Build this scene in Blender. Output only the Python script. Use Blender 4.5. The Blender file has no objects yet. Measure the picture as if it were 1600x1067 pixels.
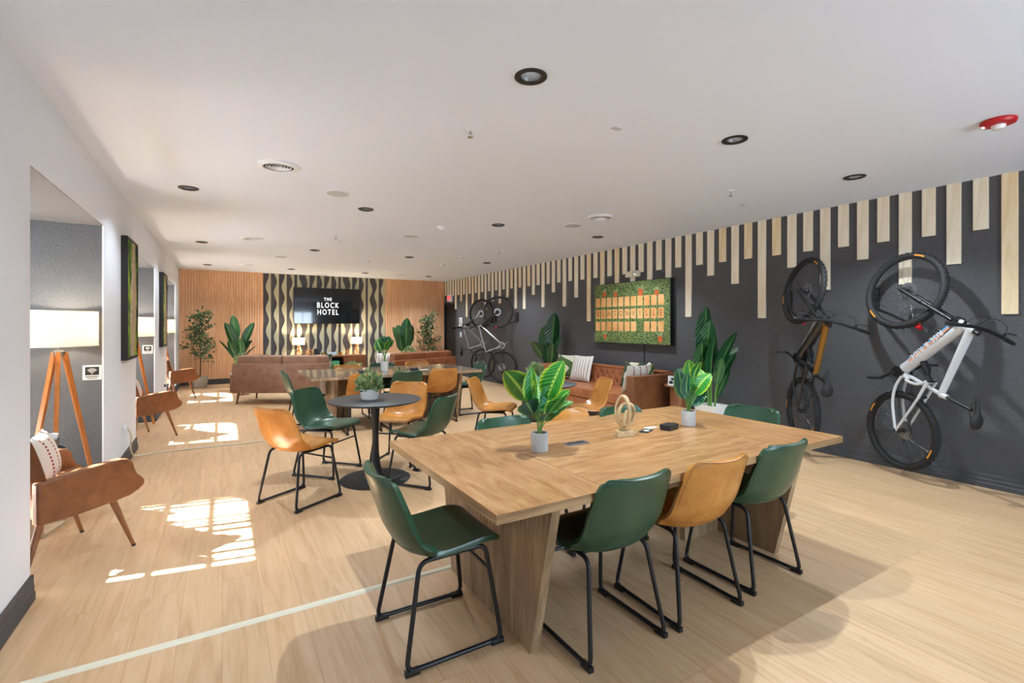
import bpy, bmesh, math, random
from mathutils import Vector, Matrix
PI = math.pi
S = bpy.context.scene
COL = S.collection

# ------------------------------------------------------------------ camera
cam_d = bpy.data.cameras.new('camera')
cam_d.sensor_width = 36.0
cam_d.lens = 761.0 / 1600.0 * 36.0
cam_d.shift_y = -26.5 / 1600.0
cam_d.clip_start = 0.05
cam = bpy.data.objects.new('camera', cam_d)
COL.objects.link(cam)
cam.location = (0, 0, 1.45)
cam.rotation_euler = (PI / 2, 0, -math.radians(30.7385))
S.camera = cam

# ------------------------------------------------------------------ world, sun, exposure
S.view_settings.view_transform = 'Standard'
S.view_settings.look = 'None'
S.view_settings.exposure = 0.88
S.view_settings.gamma = 1.0
S.view_settings.use_curve_mapping = False
W = bpy.data.worlds.new('daylight'); S.world = W; W.use_nodes = True
nt = W.node_tree; nt.nodes.clear()
wo = nt.nodes.new('ShaderNodeOutputWorld'); bg = nt.nodes.new('ShaderNodeBackground')
tc = nt.nodes.new('ShaderNodeTexCoord'); sp = nt.nodes.new('ShaderNodeSeparateXYZ')
mr = nt.nodes.new('ShaderNodeMapRange'); mx = nt.nodes.new('ShaderNodeMix'); mx.data_type = 'RGBA'
mr.inputs['From Min'].default_value = -0.08; mr.inputs['From Max'].default_value = 0.08
mx.inputs['A'].default_value = (0.82, 0.90, 1.0, 1)      # sunlit ground outside
mx.inputs['B'].default_value = (0.64, 0.83, 1.0, 1)      # sky
nt.links.new(tc.outputs['Generated'], sp.inputs[0]); nt.links.new(sp.outputs['Z'], mr.inputs['Value'])
nt.links.new(mr.outputs[0], mx.inputs['Factor']); nt.links.new(mx.outputs['Result'], bg.inputs['Color'])
bg.inputs['Strength'].default_value = 12.0
nt.links.new(bg.outputs[0], wo.inputs[0])
sun_d = bpy.data.lights.new('sun', 'SUN'); sun_d.energy = 75.0; sun_d.angle = math.radians(0.6); sun_d.color = (0.95, 0.97, 1.0)
sun = bpy.data.objects.new('sun', sun_d); COL.objects.link(sun)
_sd = Vector((0.988, -0.17, -0.92)).normalized()
sun.rotation_euler = _sd.to_track_quat('-Z', 'Y').to_euler(); sun.location = (-6, 5, 6)
DOWNLIGHT_W = 86.0

H = 2.76                       # ceiling height
XL, XR, YB, YF = -0.87, 5.85, 13.9, -2.6
ALC = [(3.50, 5.35), (7.15, 9.0), (10.8, 12.65)]
AX = -1.95                     # outer wall of the window bays
AH = 2.295                     # bay head height
WZ0, WZ1 = 0.12, 2.08

# ------------------------------------------------------------------ materials
MATS = {}
def _lin(c):
    return tuple((x / 12.92 if x <= 0.04045 else ((x + 0.055) / 1.055) ** 2.4) for x in c)
def hx(h):
    h = h.lstrip('#'); return _lin(tuple(int(h[i:i + 2], 16) / 255 for i in (0, 2, 4))) + (1,)
def newmat(name):
    m = bpy.data.materials.new(name); m.use_nodes = True
    n = m.node_tree; b = n.nodes['Principled BSDF']
    MATS[name] = m
    return m, n, b
def mat(name, col, rough=0.5, metal=0.0, var=0.0, vscale=8.0, stretch=(1, 1, 1), bump=0.0, bscale=60.0, bdist=0.01, coat=0.0, emis=None, estr=0.0, col2=None, spec=None, trans=0.0, alpha=1.0):
    if name in MATS: return MATS[name]
    m, n, b = newmat(name)
    c = hx(col); b.inputs['Roughness'].default_value = rough; b.inputs['Metallic'].default_value = metal
    if spec is not None: b.inputs['Specular IOR Level'].default_value = spec
    b.inputs['Coat Weight'].default_value = coat
    if trans: b.inputs['Transmission Weight'].default_value = trans
    if emis: b.inputs['Emission Color'].default_value = hx(emis); b.inputs['Emission Strength'].default_value = estr
    t = n.nodes.new('ShaderNodeTexCoord'); mp = n.nodes.new('ShaderNodeMapping')
    mp.inputs['Scale'].default_value = stretch; n.links.new(t.outputs['Object'], mp.inputs[0])
    if var > 0 or col2:
        nz = n.nodes.new('ShaderNodeTexNoise'); nz.inputs['Scale'].default_value = vscale; nz.inputs['Detail'].default_value = 6
        n.links.new(mp.outputs[0], nz.inputs['Vector'])
        cr = n.nodes.new('ShaderNodeValToRGB'); n.links.new(nz.outputs['Fac'], cr.inputs[0])
        if col2: c2 = hx(col2)
        else: c2 = tuple(x * (1 - var) for x in c[:3]) + (1,)
        cr.color_ramp.elements[0].position = 0.35; cr.color_ramp.elements[1].position = 0.68
        cr.color_ramp.elements[0].color = c2; cr.color_ramp.elements[1].color = c
        n.links.new(cr.outputs[0], b.inputs['Base Color'])
    else:
        b.inputs['Base Color'].default_value = c
    if bump > 0:
        nb = n.nodes.new('ShaderNodeTexNoise'); nb.inputs['Scale'].default_value = bscale; nb.inputs['Detail'].default_value = 3
        n.links.new(mp.outputs[0], nb.inputs['Vector'])
        bp = n.nodes.new('ShaderNodeBump'); bp.inputs['Strength'].default_value = bump; bp.inputs['Distance'].default_value = bdist
        n.links.new(nb.outputs['Fac'], bp.inputs['Height']); n.links.new(bp.outputs[0], b.inputs['Normal'])
    return m

def wood_mat(name, c1, c2, c3, rough=0.45, grain=(1, 14, 14), scale=1.6, bump=0.08, coat=0.0):
    m, n, b = newmat(name)
    t = n.nodes.new('ShaderNodeTexCoord'); mp = n.nodes.new('ShaderNodeMapping'); mp.inputs['Scale'].default_value = grain
    n.links.new(t.outputs['Object'], mp.inputs[0])
    nz = n.nodes.new('ShaderNodeTexNoise'); nz.inputs['Scale'].default_value = scale; nz.inputs['Detail'].default_value = 7
    nz.inputs['Roughness'].default_value = 0.62; nz.inputs['Distortion'].default_value = 0.9
    n.links.new(mp.outputs[0], nz.inputs['Vector'])
    cr = n.nodes.new('ShaderNodeValToRGB'); e = cr.color_ramp.elements
    e[0].position = 0.3; e[0].color = hx(c2); e[1].position = 0.72; e[1].color = hx(c3)
    k = e.new(0.5); k.color = hx(c1)
    n.links.new(nz.outputs['Fac'], cr.inputs[0]); n.links.new(cr.outputs[0], b.inputs['Base Color'])
    b.inputs['Roughness'].default_value = rough; b.inputs['Coat Weight'].default_value = coat
    bp = n.nodes.new('ShaderNodeBump'); bp.inputs['Strength'].default_value = bump; bp.inputs['Distance'].default_value = 0.004
    n.links.new(nz.outputs['Fac'], bp.inputs['Height']); n.links.new(bp.outputs[0], b.inputs['Normal'])
    return m

def floor_mat():
    m, n, b = newmat('oak_planks')
    t = n.nodes.new('ShaderNodeTexCoord')
    mp = n.nodes.new('ShaderNodeMapping'); mp.inputs['Rotation'].default_value = (0, 0, PI / 2)
    n.links.new(t.outputs['Object'], mp.inputs[0])
    br = n.nodes.new('ShaderNodeTexBrick'); n.links.new(mp.outputs[0], br.inputs['Vector'])
    br.inputs['Scale'].default_value = 1.0; br.inputs['Brick Width'].default_value = 1.35; br.inputs['Row Height'].default_value = 0.178
    br.inputs['Mortar Size'].default_value = 0.0012; br.inputs['Mortar Smooth'].default_value = 0.3; br.offset = 0.37; br.squash = 1.0
    br.inputs['Color1'].default_value = (0.15, 0.15, 0.15, 1); br.inputs['Color2'].default_value = (0.9, 0.9, 0.9, 1); br.inputs['Mortar'].default_value = (0.5, 0.5, 0.5, 1)
    # shift grain per plank
    ad = n.nodes.new('ShaderNodeVectorMath'); ad.operation = 'ADD'
    sc = n.nodes.new('ShaderNodeVectorMath'); sc.operation = 'SCALE'; sc.inputs['Scale'].default_value = 9.0
    n.links.new(br.outputs['Color'], sc.inputs[0]); n.links.new(t.outputs['Object'], ad.inputs[0]); n.links.new(sc.outputs[0], ad.inputs[1])
    mg = n.nodes.new('ShaderNodeMapping'); mg.inputs['Scale'].default_value = (9, 0.7, 1); n.links.new(ad.outputs[0], mg.inputs[0])
    nz = n.nodes.new('ShaderNodeTexNoise'); nz.inputs['Scale'].default_value = 1.7; nz.inputs['Detail'].default_value = 8; nz.inputs['Roughness'].default_value = 0.6; nz.inputs['Distortion'].default_value = 1.6
    n.links.new(mg.outputs[0], nz.inputs['Vector'])
    cr = n.nodes.new('ShaderNodeValToRGB'); e = cr.color_ramp.elements
    e[0].position = 0.25; e[0].color = hx('#b99269'); e[1].position = 0.75; e[1].color = hx('#d8b792')
    k = e.new(0.47); k.color = hx('#cba77f')
    n.links.new(nz.outputs['Fac'], cr.inputs[0])
    hs = n.nodes.new('ShaderNodeHueSaturation'); mrr = n.nodes.new('ShaderNodeMapRange')
    mrr.inputs['To Min'].default_value = 0.93; mrr.inputs['To Max'].default_value = 1.04
    n.links.new(br.outputs['Color'], mrr.inputs['Value']); n.links.new(mrr.outputs[0], hs.inputs['Value']); n.links.new(cr.outputs[0], hs.inputs['Color'])
    mxx = n.nodes.new('ShaderNodeMix'); mxx.data_type = 'RGBA'; mxx.blend_type = 'MULTIPLY'
    n.links.new(br.outputs['Fac'], mxx.inputs['Factor']); n.links.new(hs.outputs[0], mxx.inputs['A']); mxx.inputs['B'].default_value = (0.72, 0.68, 0.62, 1)
    n.links.new(mxx.outputs['Result'], b.inputs['Base Color'])
    b.inputs['Roughness'].default_value = 0.42; b.inputs['Specular IOR Level'].default_value = 0.4
    bp = n.nodes.new('ShaderNodeBump'); bp.inputs['Strength'].default_value = 0.05; bp.inputs['Distance'].default_value = 0.003
    n.links.new(nz.outputs['Fac'], bp.inputs['Height']); n.links.new(bp.outputs[0], b.inputs['Normal'])
    return m

def leather_mat(name, c1, c2, rough=0.38, scale=7, bump=0.12):
    m, n, b = newmat(name)
    t = n.nodes.new('ShaderNodeTexCoord')
    nz = n.nodes.new('ShaderNodeTexNoise'); nz.inputs['Scale'].default_value = scale; nz.inputs['Detail'].default_value = 8; nz.inputs['Roughness'].default_value = 0.65; nz.inputs['Distortion'].default_value = 0.5
    n.links.new(t.outputs['Object'], nz.inputs['Vector'])
    cr = n.nodes.new('ShaderNodeValToRGB'); e = cr.color_ramp.elements
    e[0].position = 0.3; e[0].color = hx(c2); e[1].position = 0.66; e[1].color = hx(c1)
    n.links.new(nz.outputs['Fac'], cr.inputs[0]); n.links.new(cr.outputs[0], b.inputs['Base Color'])
    b.inputs['Roughness'].default_value = rough
    vo = n.nodes.new('ShaderNodeTexVoronoi'); vo.inputs['Scale'].default_value = 260
    n.links.new(t.outputs['Object'], vo.inputs['Vector'])
    bp = n.nodes.new('ShaderNodeBump'); bp.inputs['Strength'].default_value = bump; bp.inputs['Distance'].default_value = 0.002
    n.links.new(vo.outputs['Distance'], bp.inputs['Height']); n.links.new(bp.outputs[0], b.inputs['Normal'])
    return m

def leaf_mat(name, base, dark, edge=None, rough=0.35, midrib=None):
    # per-leaf tone from attribute 'rv'; midrib-to-edge position from attribute 'ed'
    m, n, b = newmat(name)
    a = n.nodes.new('ShaderNodeAttribute'); a.attribute_name = 'leaf'
    s = n.nodes.new('ShaderNodeSeparateColor'); n.links.new(a.outputs['Color'], s.inputs[0])
    m1 = n.nodes.new('ShaderNodeMix'); m1.data_type = 'RGBA'
    m1.inputs['A'].default_value = hx(dark); m1.inputs['B'].default_value = hx(base)
    n.links.new(s.outputs[0], m1.inputs['Factor'])
    out = m1.outputs['Result']
    if midrib:
        r = n.nodes.new('ShaderNodeMapRange'); r.inputs['From Min'].default_value = 0.03; r.inputs['From Max'].default_value = 0.16; r.inputs['To Min'].default_value = 1; r.inputs['To Max'].default_value = 0
        n.links.new(s.outputs[1], r.inputs['Value'])
        m2 = n.nodes.new('ShaderNodeMix'); m2.data_type = 'RGBA'; m2.inputs['B'].default_value = hx(midrib)
        n.links.new(r.outputs[0], m2.inputs['Factor']); n.links.new(out, m2.inputs['A']); out = m2.outputs['Result']
    if edge:
        r = n.nodes.new('ShaderNodeMapRange'); r.inputs['From Min'].default_value = 0.72; r.inputs['From Max'].default_value = 1.0
        n.links.new(s.outputs[1], r.inputs['Value'])
        m2 = n.nodes.new('ShaderNodeMix'); m2.data_type = 'RGBA'; m2.inputs['B'].default_value = hx(edge)
        n.links.new(r.outputs[0], m2.inputs['Factor']); n.links.new(out, m2.inputs['A']); out = m2.outputs['Result']
    n.links.new(out, b.inputs['Base Color'])
    w = n.nodes.new('ShaderNodeMath'); w.operation = 'SINE'; ml = n.nodes.new('ShaderNodeMath'); ml.operation = 'MULTIPLY'; ml.inputs[1].default_value = 60
    n.links.new(s.outputs[2], ml.inputs[0]); n.links.new(ml.outputs[0], w.inputs[0])
    bp = n.nodes.new('ShaderNodeBump'); bp.inputs['Strength'].default_value = 0.35; bp.inputs['Distance'].default_value = 0.003
    n.links.new(w.outputs[0], bp.inputs['Height']); n.links.new(bp.outputs[0], b.inputs['Normal'])
    b.inputs['Roughness'].default_value = rough
    return m

M = {}
M['floor'] = floor_mat()
M['ceiling'] = mat('ceiling_paint', '#deeafd', 0.85, bump=0.12, bscale=90, bdist=0.004)
M['wall_white'] = mat('white_wall_paint', '#dfe5ef', 0.75, bump=0.10, bscale=70, bdist=0.004)
M['wall_black'] = mat('black_textured_paint', '#515154', 0.48, spec=0.4, bump=0.9, bscale=110, bdist=0.012)
M['wall_grey'] = mat('dark_grey_bay_paint', '#5b5d60', 0.6, bump=0.55, bscale=75, bdist=0.010)
M['bay_head'] = mat('bay_head_paint', '#6c6c6e', 0.8, bump=0.3, bscale=75, bdist=0.008)
M['base_black'] = mat('black_baseboard_paint', '#424245', 0.55)
M['pine'] = wood_mat('pale_pine', '#e3d9c3', '#d8c9aa', '#ece4d3', 0.6, (10, 10, 1), 1.5)
M['pine2'] = wood_mat('warm_pine', '#e2cfaa', '#d6bb8e', '#ecdcc0', 0.6, (10, 10, 1), 1.5)
M['slat'] = wood_mat('oak_slat_veneer', '#e3b085', '#d39c70', '#edc39c', 0.55, (22, 22, 1.0), 1.6)
M['wavy'] = mat('sage_cream_paint', '#b3ae93', 0.6)
M['table'] = wood_mat('rustic_oak_top', '#ae8053', '#94683e', '#c19668', 0.27, (1.6, 9, 9), 2.2, 0.05, 0.15)
M['table_b'] = wood_mat('rustic_oak_end_board', '#ac7e51', '#92663c', '#bf9466', 0.27, (9, 1.6, 9), 2.2, 0.05, 0.15)
M['table_edge'] = wood_mat('rustic_oak_edge', '#a07e56', '#7f5f3d', '#b8956a', 0.4, (1, 1, 12), 1.8)
M['table_leg'] = wood_mat('brown_oak_panel', '#9a7e60', '#7c6349', '#b19878', 0.45, (9, 9, 1), 1.6)
M['t2'] = wood_mat('grey_oak_top', '#806a55', '#66523f', '#96806a', 0.16, (1, 8, 8), 1.8, 0.03, 0.4)
M['green_leather'] = leather_mat('green_leather', '#2b5038', '#203f2c', 0.30, bump=0.06)
M['tan_leather'] = leather_mat('tan_leather', '#c88a42', '#a86c2a', 0.26, bump=0.05)
M['brown_leather'] = leather_mat('brown_leather', '#8a5633', '#6c3f22', 0.42)
M['sofa_taupe'] = leather_mat('taupe_brown_leather', '#94705a', '#7a5641', 0.45)
M['sofa_rust'] = leather_mat('rust_leather', '#8c5230', '#6b3b20', 0.4)
M['cognac'] = leather_mat('cognac_leather', '#b2714a', '#90532f', 0.42)
M['cognac_dark'] = mat('cognac_button', '#4a2814', 0.5)
M['stitch_green'] = mat('green_seam', '#1a3b2f', 0.5)
M['stitch_tan'] = mat('tan_seam', '#7d4a18', 0.5)
M['black_metal'] = mat('black_powder_coat', '#232326', 0.38, 0.3)
M['black_plastic'] = mat('black_plastic', '#18181a', 0.4)
M['black_matte'] = mat('matte_black', '#1c1c1d', 0.6)
M['charcoal_top'] = mat('charcoal_laminate', '#2d2d2e', 0.48, var=0.1, vscale=3)
M['white_plastic'] = mat('white_plastic', '#e2e8f1', 0.45)
M['grille'] = mat('pale_grille', '#b9c3cd', 0.6)
M['vent_dark'] = mat('vent_throat', '#3c4240', 0.7)
M['baffle'] = mat('grey_baffle', '#5a5d62', 0.35, 0.5)
M['lens'] = mat('lamp_lens', '#ffffff', 0.4, emis='#fff6e8', estr=16.0)
M['red_plastic'] = mat('red_plastic', '#b3121b', 0.35)
M['clear'] = mat('clear_lens', '#dfe4e6', 0.1, coat=0.5)
M['chrome'] = mat('chrome', '#c9cbcd', 0.2, 1.0)
M['steel'] = mat('grey_steel', '#8f9295', 0.35, 0.9)
M['brass'] = mat('brass', '#b98a3c', 0.3, 1.0)
M['concrete'] = mat('pale_concrete', '#b5b3ae', 0.8, var=0.12, vscale=20, bump=0.2, bscale=80, bdist=0.002)
M['ceramic'] = mat('white_ceramic', '#eae8e4', 0.35)
M['soil'] = mat('soil', '#3a2e22', 0.95, var=0.5, vscale=60, bump=0.6, bscale=90)
M['screen'] = mat('tv_screen', '#060608', 0.08, coat=0.6)
M['text_white'] = mat('screen_letter', '#ffffff', 0.5, emis='#ffffff', estr=0.9)
def glass_mat():
    m, n, b = newmat('window_glass'); n.nodes.remove(b); o = n.nodes['Material Output']
    a = n.nodes.new('ShaderNodeBsdfTransparent'); g = n.nodes.new('ShaderNodeBsdfGlossy'); g.inputs['Roughness'].default_value = 0.02
    x = n.nodes.new('ShaderNodeMixShader'); x.inputs[0].default_value = 0.06
    n.links.new(a.outputs[0], x.inputs[1]); n.links.new(g.outputs[0], x.inputs[2]); n.links.new(x.outputs[0], o.inputs[0]); return m
M['glass'] = glass_mat()
M['window_frame'] = mat('white_window_frame', '#d8d8d6', 0.4)
M['shade'] = None
M['lampwood'] = wood_mat('orange_walnut', '#b06a2c', '#8f5220', '#c98545', 0.4, (8, 8, 1), 2)
M['legwood'] = wood_mat('walnut_leg', '#8a5a38', '#6d4327', '#a06e48', 0.4, (8, 8, 1), 2)
M['walnut'] = wood_mat('walnut_cabinet', '#6f4429', '#55321d', '#865637', 0.4, (1, 8, 8), 2)
M['pale_wood'] = wood_mat('pale_carved_wood', '#c4a97d', '#a88b5e', '#d6c09a', 0.45, (3, 3, 3), 3)
M['hexwood'] = wood_mat('weathered_wood', '#b7a182', '#957f62', '#cbb797', 0.6, (2, 10, 10), 2)
M['tyre'] = mat('tyre_rubber', '#1d1d1f', 0.75, bump=0.3, bscale=200, bdist=0.002)
M['rim'] = mat('black_rim', '#1c1c1e', 0.35)
M['spoke'] = mat('spoke_steel', '#6e7175', 0.3, 0.9)
M['frame_white'] = mat('bike_white_paint', '#c9cccf', 0.25, coat=0.5)
M['frame_gold'] = mat('bike_gold_paint', '#8f6420', 0.3, 0.3, coat=0.4)
M['frame_black'] = mat('bike_black_paint', '#1b1b1d', 0.3, coat=0.4)
M['frame_silver'] = mat('bike_silver_paint', '#a3a5a8', 0.25, 0.6)
M['orange_label'] = mat('orange_decal', '#d08a2c', 0.4)
M['blue_label'] = mat('blue_decal', '#4da3dc', 0.35)
M['peach_label'] = mat('peach_decal', '#e59a72', 0.35)
M['yellow'] = mat('yellow_strap', '#c9a24a', 0.6)
M['cord_cream'] = mat('cream_cord_cover', '#dcd6c0', 0.6)
M['linen'] = None
M['card'] = mat('white_card', '#dddcd8', 0.6)
M['ink'] = mat('black_ink', '#161616', 0.6)
M['terracotta_tile'] = mat('orange_printed_tile', '#d08f4c', 0.6, col2='#e4b278', vscale=3)
M['letter_brown'] = mat('brown_printed_letter', '#8a4a22', 0.6)
M['terracotta'] = mat('printed_terracotta', '#c05c26', 0.6)
M['olive'] = mat('olive_fabric', '#5d5a45', 0.85, bump=0.3, bscale=300)
M['green_glow'] = mat('painted_green_glow', '#3f8f6c', 0.3)  # green light in the console shelf, put into the colour

def fabric_stripe():
    m, n, b = newmat('striped_cream_fabric')
    t = n.nodes.new('ShaderNodeTexCoord'); s = n.nodes.new('ShaderNodeSeparateXYZ'); n.links.new(t.outputs['Object'], s.inputs[0])
    def band(sock, freq, lo, ph=0.0):
        a = n.nodes.new('ShaderNodeMath'); a.operation = 'MULTIPLY_ADD'; a.inputs[1].default_value = freq; a.inputs[2].default_value = ph; n.links.new(sock, a.inputs[0])
        f = n.nodes.new('ShaderNodeMath'); f.operation = 'FRACT'; n.links.new(a.outputs[0], f.inputs[0])
        g = n.nodes.new('ShaderNodeMath'); g.operation = 'LESS_THAN'; g.inputs[1].default_value = lo; n.links.new(f.outputs[0], g.inputs[0])
        return g.outputs[0]
    a = band(s.outputs['X'], 18, 0.36); c = band(s.outputs['Z'], 42, 0.55)
    d = n.nodes.new('ShaderNodeMath'); d.operation = 'MULTIPLY'; n.links.new(a, d.inputs[0]); n.links.new(c, d.inputs[1])
    mm = n.nodes.new('ShaderNodeMix'); mm.data_type = 'RGBA'; mm.inputs['A'].default_value = hx('#d9d5cc'); mm.inputs['B'].default_value = hx('#6d4444')
    n.links.new(d.outputs[0], mm.inputs['Factor']); n.links.new(mm.outputs['Result'], b.inputs['Base Color'])
    b.inputs['Roughness'].default_value = 0.9
    return m
def fabric_red():
    m, n, b = newmat('cream_fabric_red_stripe')
    t = n.nodes.new('ShaderNodeTexCoord'); s = n.nodes.new('ShaderNodeSeparateXYZ'); n.links.new(t.outputs['Object'], s.inputs[0])
    def f(sock, freq, lo):
        a = n.nodes.new('ShaderNodeMath'); a.operation = 'MULTIPLY_ADD'; a.inputs[1].default_value = freq; a.inputs[2].default_value = 0.15; n.links.new(sock, a.inputs[0])
        q = n.nodes.new('ShaderNodeMath'); q.operation = 'FRACT'; n.links.new(a.outputs[0], q.inputs[0])
        g = n.nodes.new('ShaderNodeMath'); g.operation = 'LESS_THAN'; g.inputs[1].default_value = lo; n.links.new(q.outputs[0], g.inputs[0]); return g.outputs[0]
    a = f(s.outputs['X'], 8.5, 0.20); c = f(s.outputs['Z'], 44, 0.6)
    d = n.nodes.new('ShaderNodeMath'); d.operation = 'MULTIPLY'; n.links.new(a, d.inputs[0]); n.links.new(c, d.inputs[1])
    mm = n.nodes.new('ShaderNodeMix'); mm.data_type = 'RGBA'; mm.inputs['A'].default_value = hx('#dbd6cb'); mm.inputs['B'].default_value = hx('#962c28')
    n.links.new(d.outputs[0], mm.inputs['Factor']); n.links.new(mm.outputs['Result'], b.inputs['Base Color']); b.inputs['Roughness'].default_value = 0.9
    return m
def fabric_camo(name, c1, c2):
    m, n, b = newmat(name)
    t = n.nodes.new('ShaderNodeTexCoord'); v = n.nodes.new('ShaderNodeTexVoronoi'); v.inputs['Scale'].default_value = 9
    n.links.new(t.outputs['Object'], v.inputs['Vector'])
    s = n.nodes.new('ShaderNodeSeparateColor'); n.links.new(v.outputs['Color'], s.inputs[0])
    cr = n.nodes.new('ShaderNodeValToRGB'); cr.color_ramp.interpolation = 'CONSTANT'; cr.color_ramp.elements[0].color = hx(c1); cr.color_ramp.elements[1].position = 0.5; cr.color_ramp.elements[1].color = hx(c2)
    n.links.new(s.outputs[0], cr.inputs[0]); n.links.new(cr.outputs[0], b.inputs['Base Color']); b.inputs['Roughness'].default_value = 0.9
    return m
def shade_mat(name, strength):
    m, n, b = newmat(name)
    t = n.nodes.new('ShaderNodeTexCoord')
    mp = n.nodes.new('ShaderNodeMapping'); mp.inputs['Scale'].default_value = (120, 120, 160); n.links.new(t.outputs['Object'], mp.inputs[0])
    nz = n.nodes.new('ShaderNodeTexNoise'); nz.inputs['Scale'].default_value = 1.0; n.links.new(mp.outputs[0], nz.inputs['Vector'])
    cr = n.nodes.new('ShaderNodeValToRGB'); cr.color_ramp.elements[0].color = hx('#cbb690'); cr.color_ramp.elements[1].color = hx('#efe4cf')
    cr.color_ramp.elements[0].position = 0.35; cr.color_ramp.elements[1].position = 0.65
    n.links.new(nz.outputs['Fac'], cr.inputs[0])
    n.nodes.remove(b)
    o = n.nodes['Material Output']
    df = n.nodes.new('ShaderNodeBsdfDiffuse'); tl = n.nodes.new('ShaderNodeBsdfTranslucent'); ms = n.nodes.new('ShaderNodeMixShader'); ms.inputs[0].default_value = 0.38
    n.links.new(cr.outputs[0], df.inputs[0]); n.links.new(cr.outputs[0], tl.inputs[0])
    n.links.new(df.outputs[0], ms.inputs[1]); n.links.new(tl.outputs[0], ms.inputs[2]); n.links.new(ms.outputs[0], o.inputs[0])
    return m
def moss_mat():
    m, n, b = newmat('preserved_moss')
    t = n.nodes.new('ShaderNodeTexCoord'); nz = n.nodes.new('ShaderNodeTexNoise'); nz.inputs['Scale'].default_value = 5; nz.inputs['Detail'].default_value = 5
    n.links.new(t.outputs['Object'], nz.inputs['Vector'])
    cr = n.nodes.new('ShaderNodeValToRGB'); e = cr.color_ramp.elements
    e[0].position = 0.3; e[0].color = hx('#1d3d10'); e[1].position = 0.62; e[1].color = hx('#9bb52a'); k = e.new(0.48); k.color = hx('#4f7a1c')
    n.links.new(nz.outputs['Fac'], cr.inputs[0]); n.links.new(cr.outputs[0], b.inputs['Base Color'])
    nb = n.nodes.new('ShaderNodeTexNoise'); nb.inputs['Scale'].default_value = 60; n.links.new(t.outputs['Object'], nb.inputs['Vector'])
    bp = n.nodes.new('ShaderNodeBump'); bp.inputs['Strength'].default_value = 1; bp.inputs['Distance'].default_value = 0.02
    n.links.new(nb.outputs['Fac'], bp.inputs['Height']); n.links.new(bp.outputs[0], b.inputs['Normal']); b.inputs['Roughness'].default_value = 0.95
    return m
def grass_print():
    m, n, b = newmat('printed_boxwood')
    t = n.nodes.new('ShaderNodeTexCoord'); nz = n.nodes.new('ShaderNodeTexNoise'); nz.inputs['Scale'].default_value = 55; nz.inputs['Detail'].default_value = 3
    n.links.new(t.outputs['Object'], nz.inputs['Vector'])
    cr = n.nodes.new('ShaderNodeValToRGB'); e = cr.color_ramp.elements
    e[0].position = 0.38; e[0].color = hx('#26351b'); e[1].position = 0.68; e[1].color = hx('#a9b46c'); k = e.new(0.52); k.color = hx('#55703a')
    n.links.new(nz.outputs['Fac'], cr.inputs[0]); n.links.new(cr.outputs[0], b.inputs['Base Color']); b.inputs['Roughness'].default_value = 0.6
    return m
M['stripe_fab'] = fabric_stripe(); M['red_fab'] = fabric_red()
M['camo_fab'] = fabric_camo('green_cream_fabric', '#4c6336', '#cfc9b6'); M['dark_fab'] = fabric_camo('dark_green_fabric', '#33412c', '#b9b39c')
M['shade'] = shade_mat('linen_shade', 1)
M['moss'] = moss_mat(); M['grass_print'] = grass_print()
M['bark'] = mat('bark', '#5f4a38', 0.9, var=0.3, vscale=30, bump=0.4, bscale=60)
M['leaf_bright'] = leaf_mat('bright_variegated_leaf', '#3f9a2c', '#1c6a30', '#b9d433', 0.28, '#a8cf5a')
M['leaf_teal'] = leaf_mat('blue_green_leaf', '#2f6a50', '#1f4f48', '#5f9a4a', 0.35, '#7fae6a')
M['leaf_bop'] = leaf_mat('deep_green_paddle_leaf', '#2d6234', '#1a4526', None, 0.33, '#5f8f4e')
M['leaf_tree'] = leaf_mat('olive_green_small_leaf', '#6b7f52', '#35512f', None, 0.5)
M['leaf_bush'] = leaf_mat('pale_green_bush_leaf', '#a3b87f', '#557a48', '#c6d09c', 0.5)
M['leaf_air'] = leaf_mat('air_plant_leaf', '#a6a178', '#6f7a55', None, 0.6)
M['stem'] = mat('green_stem', '#5b8a3a', 0.5)

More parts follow.
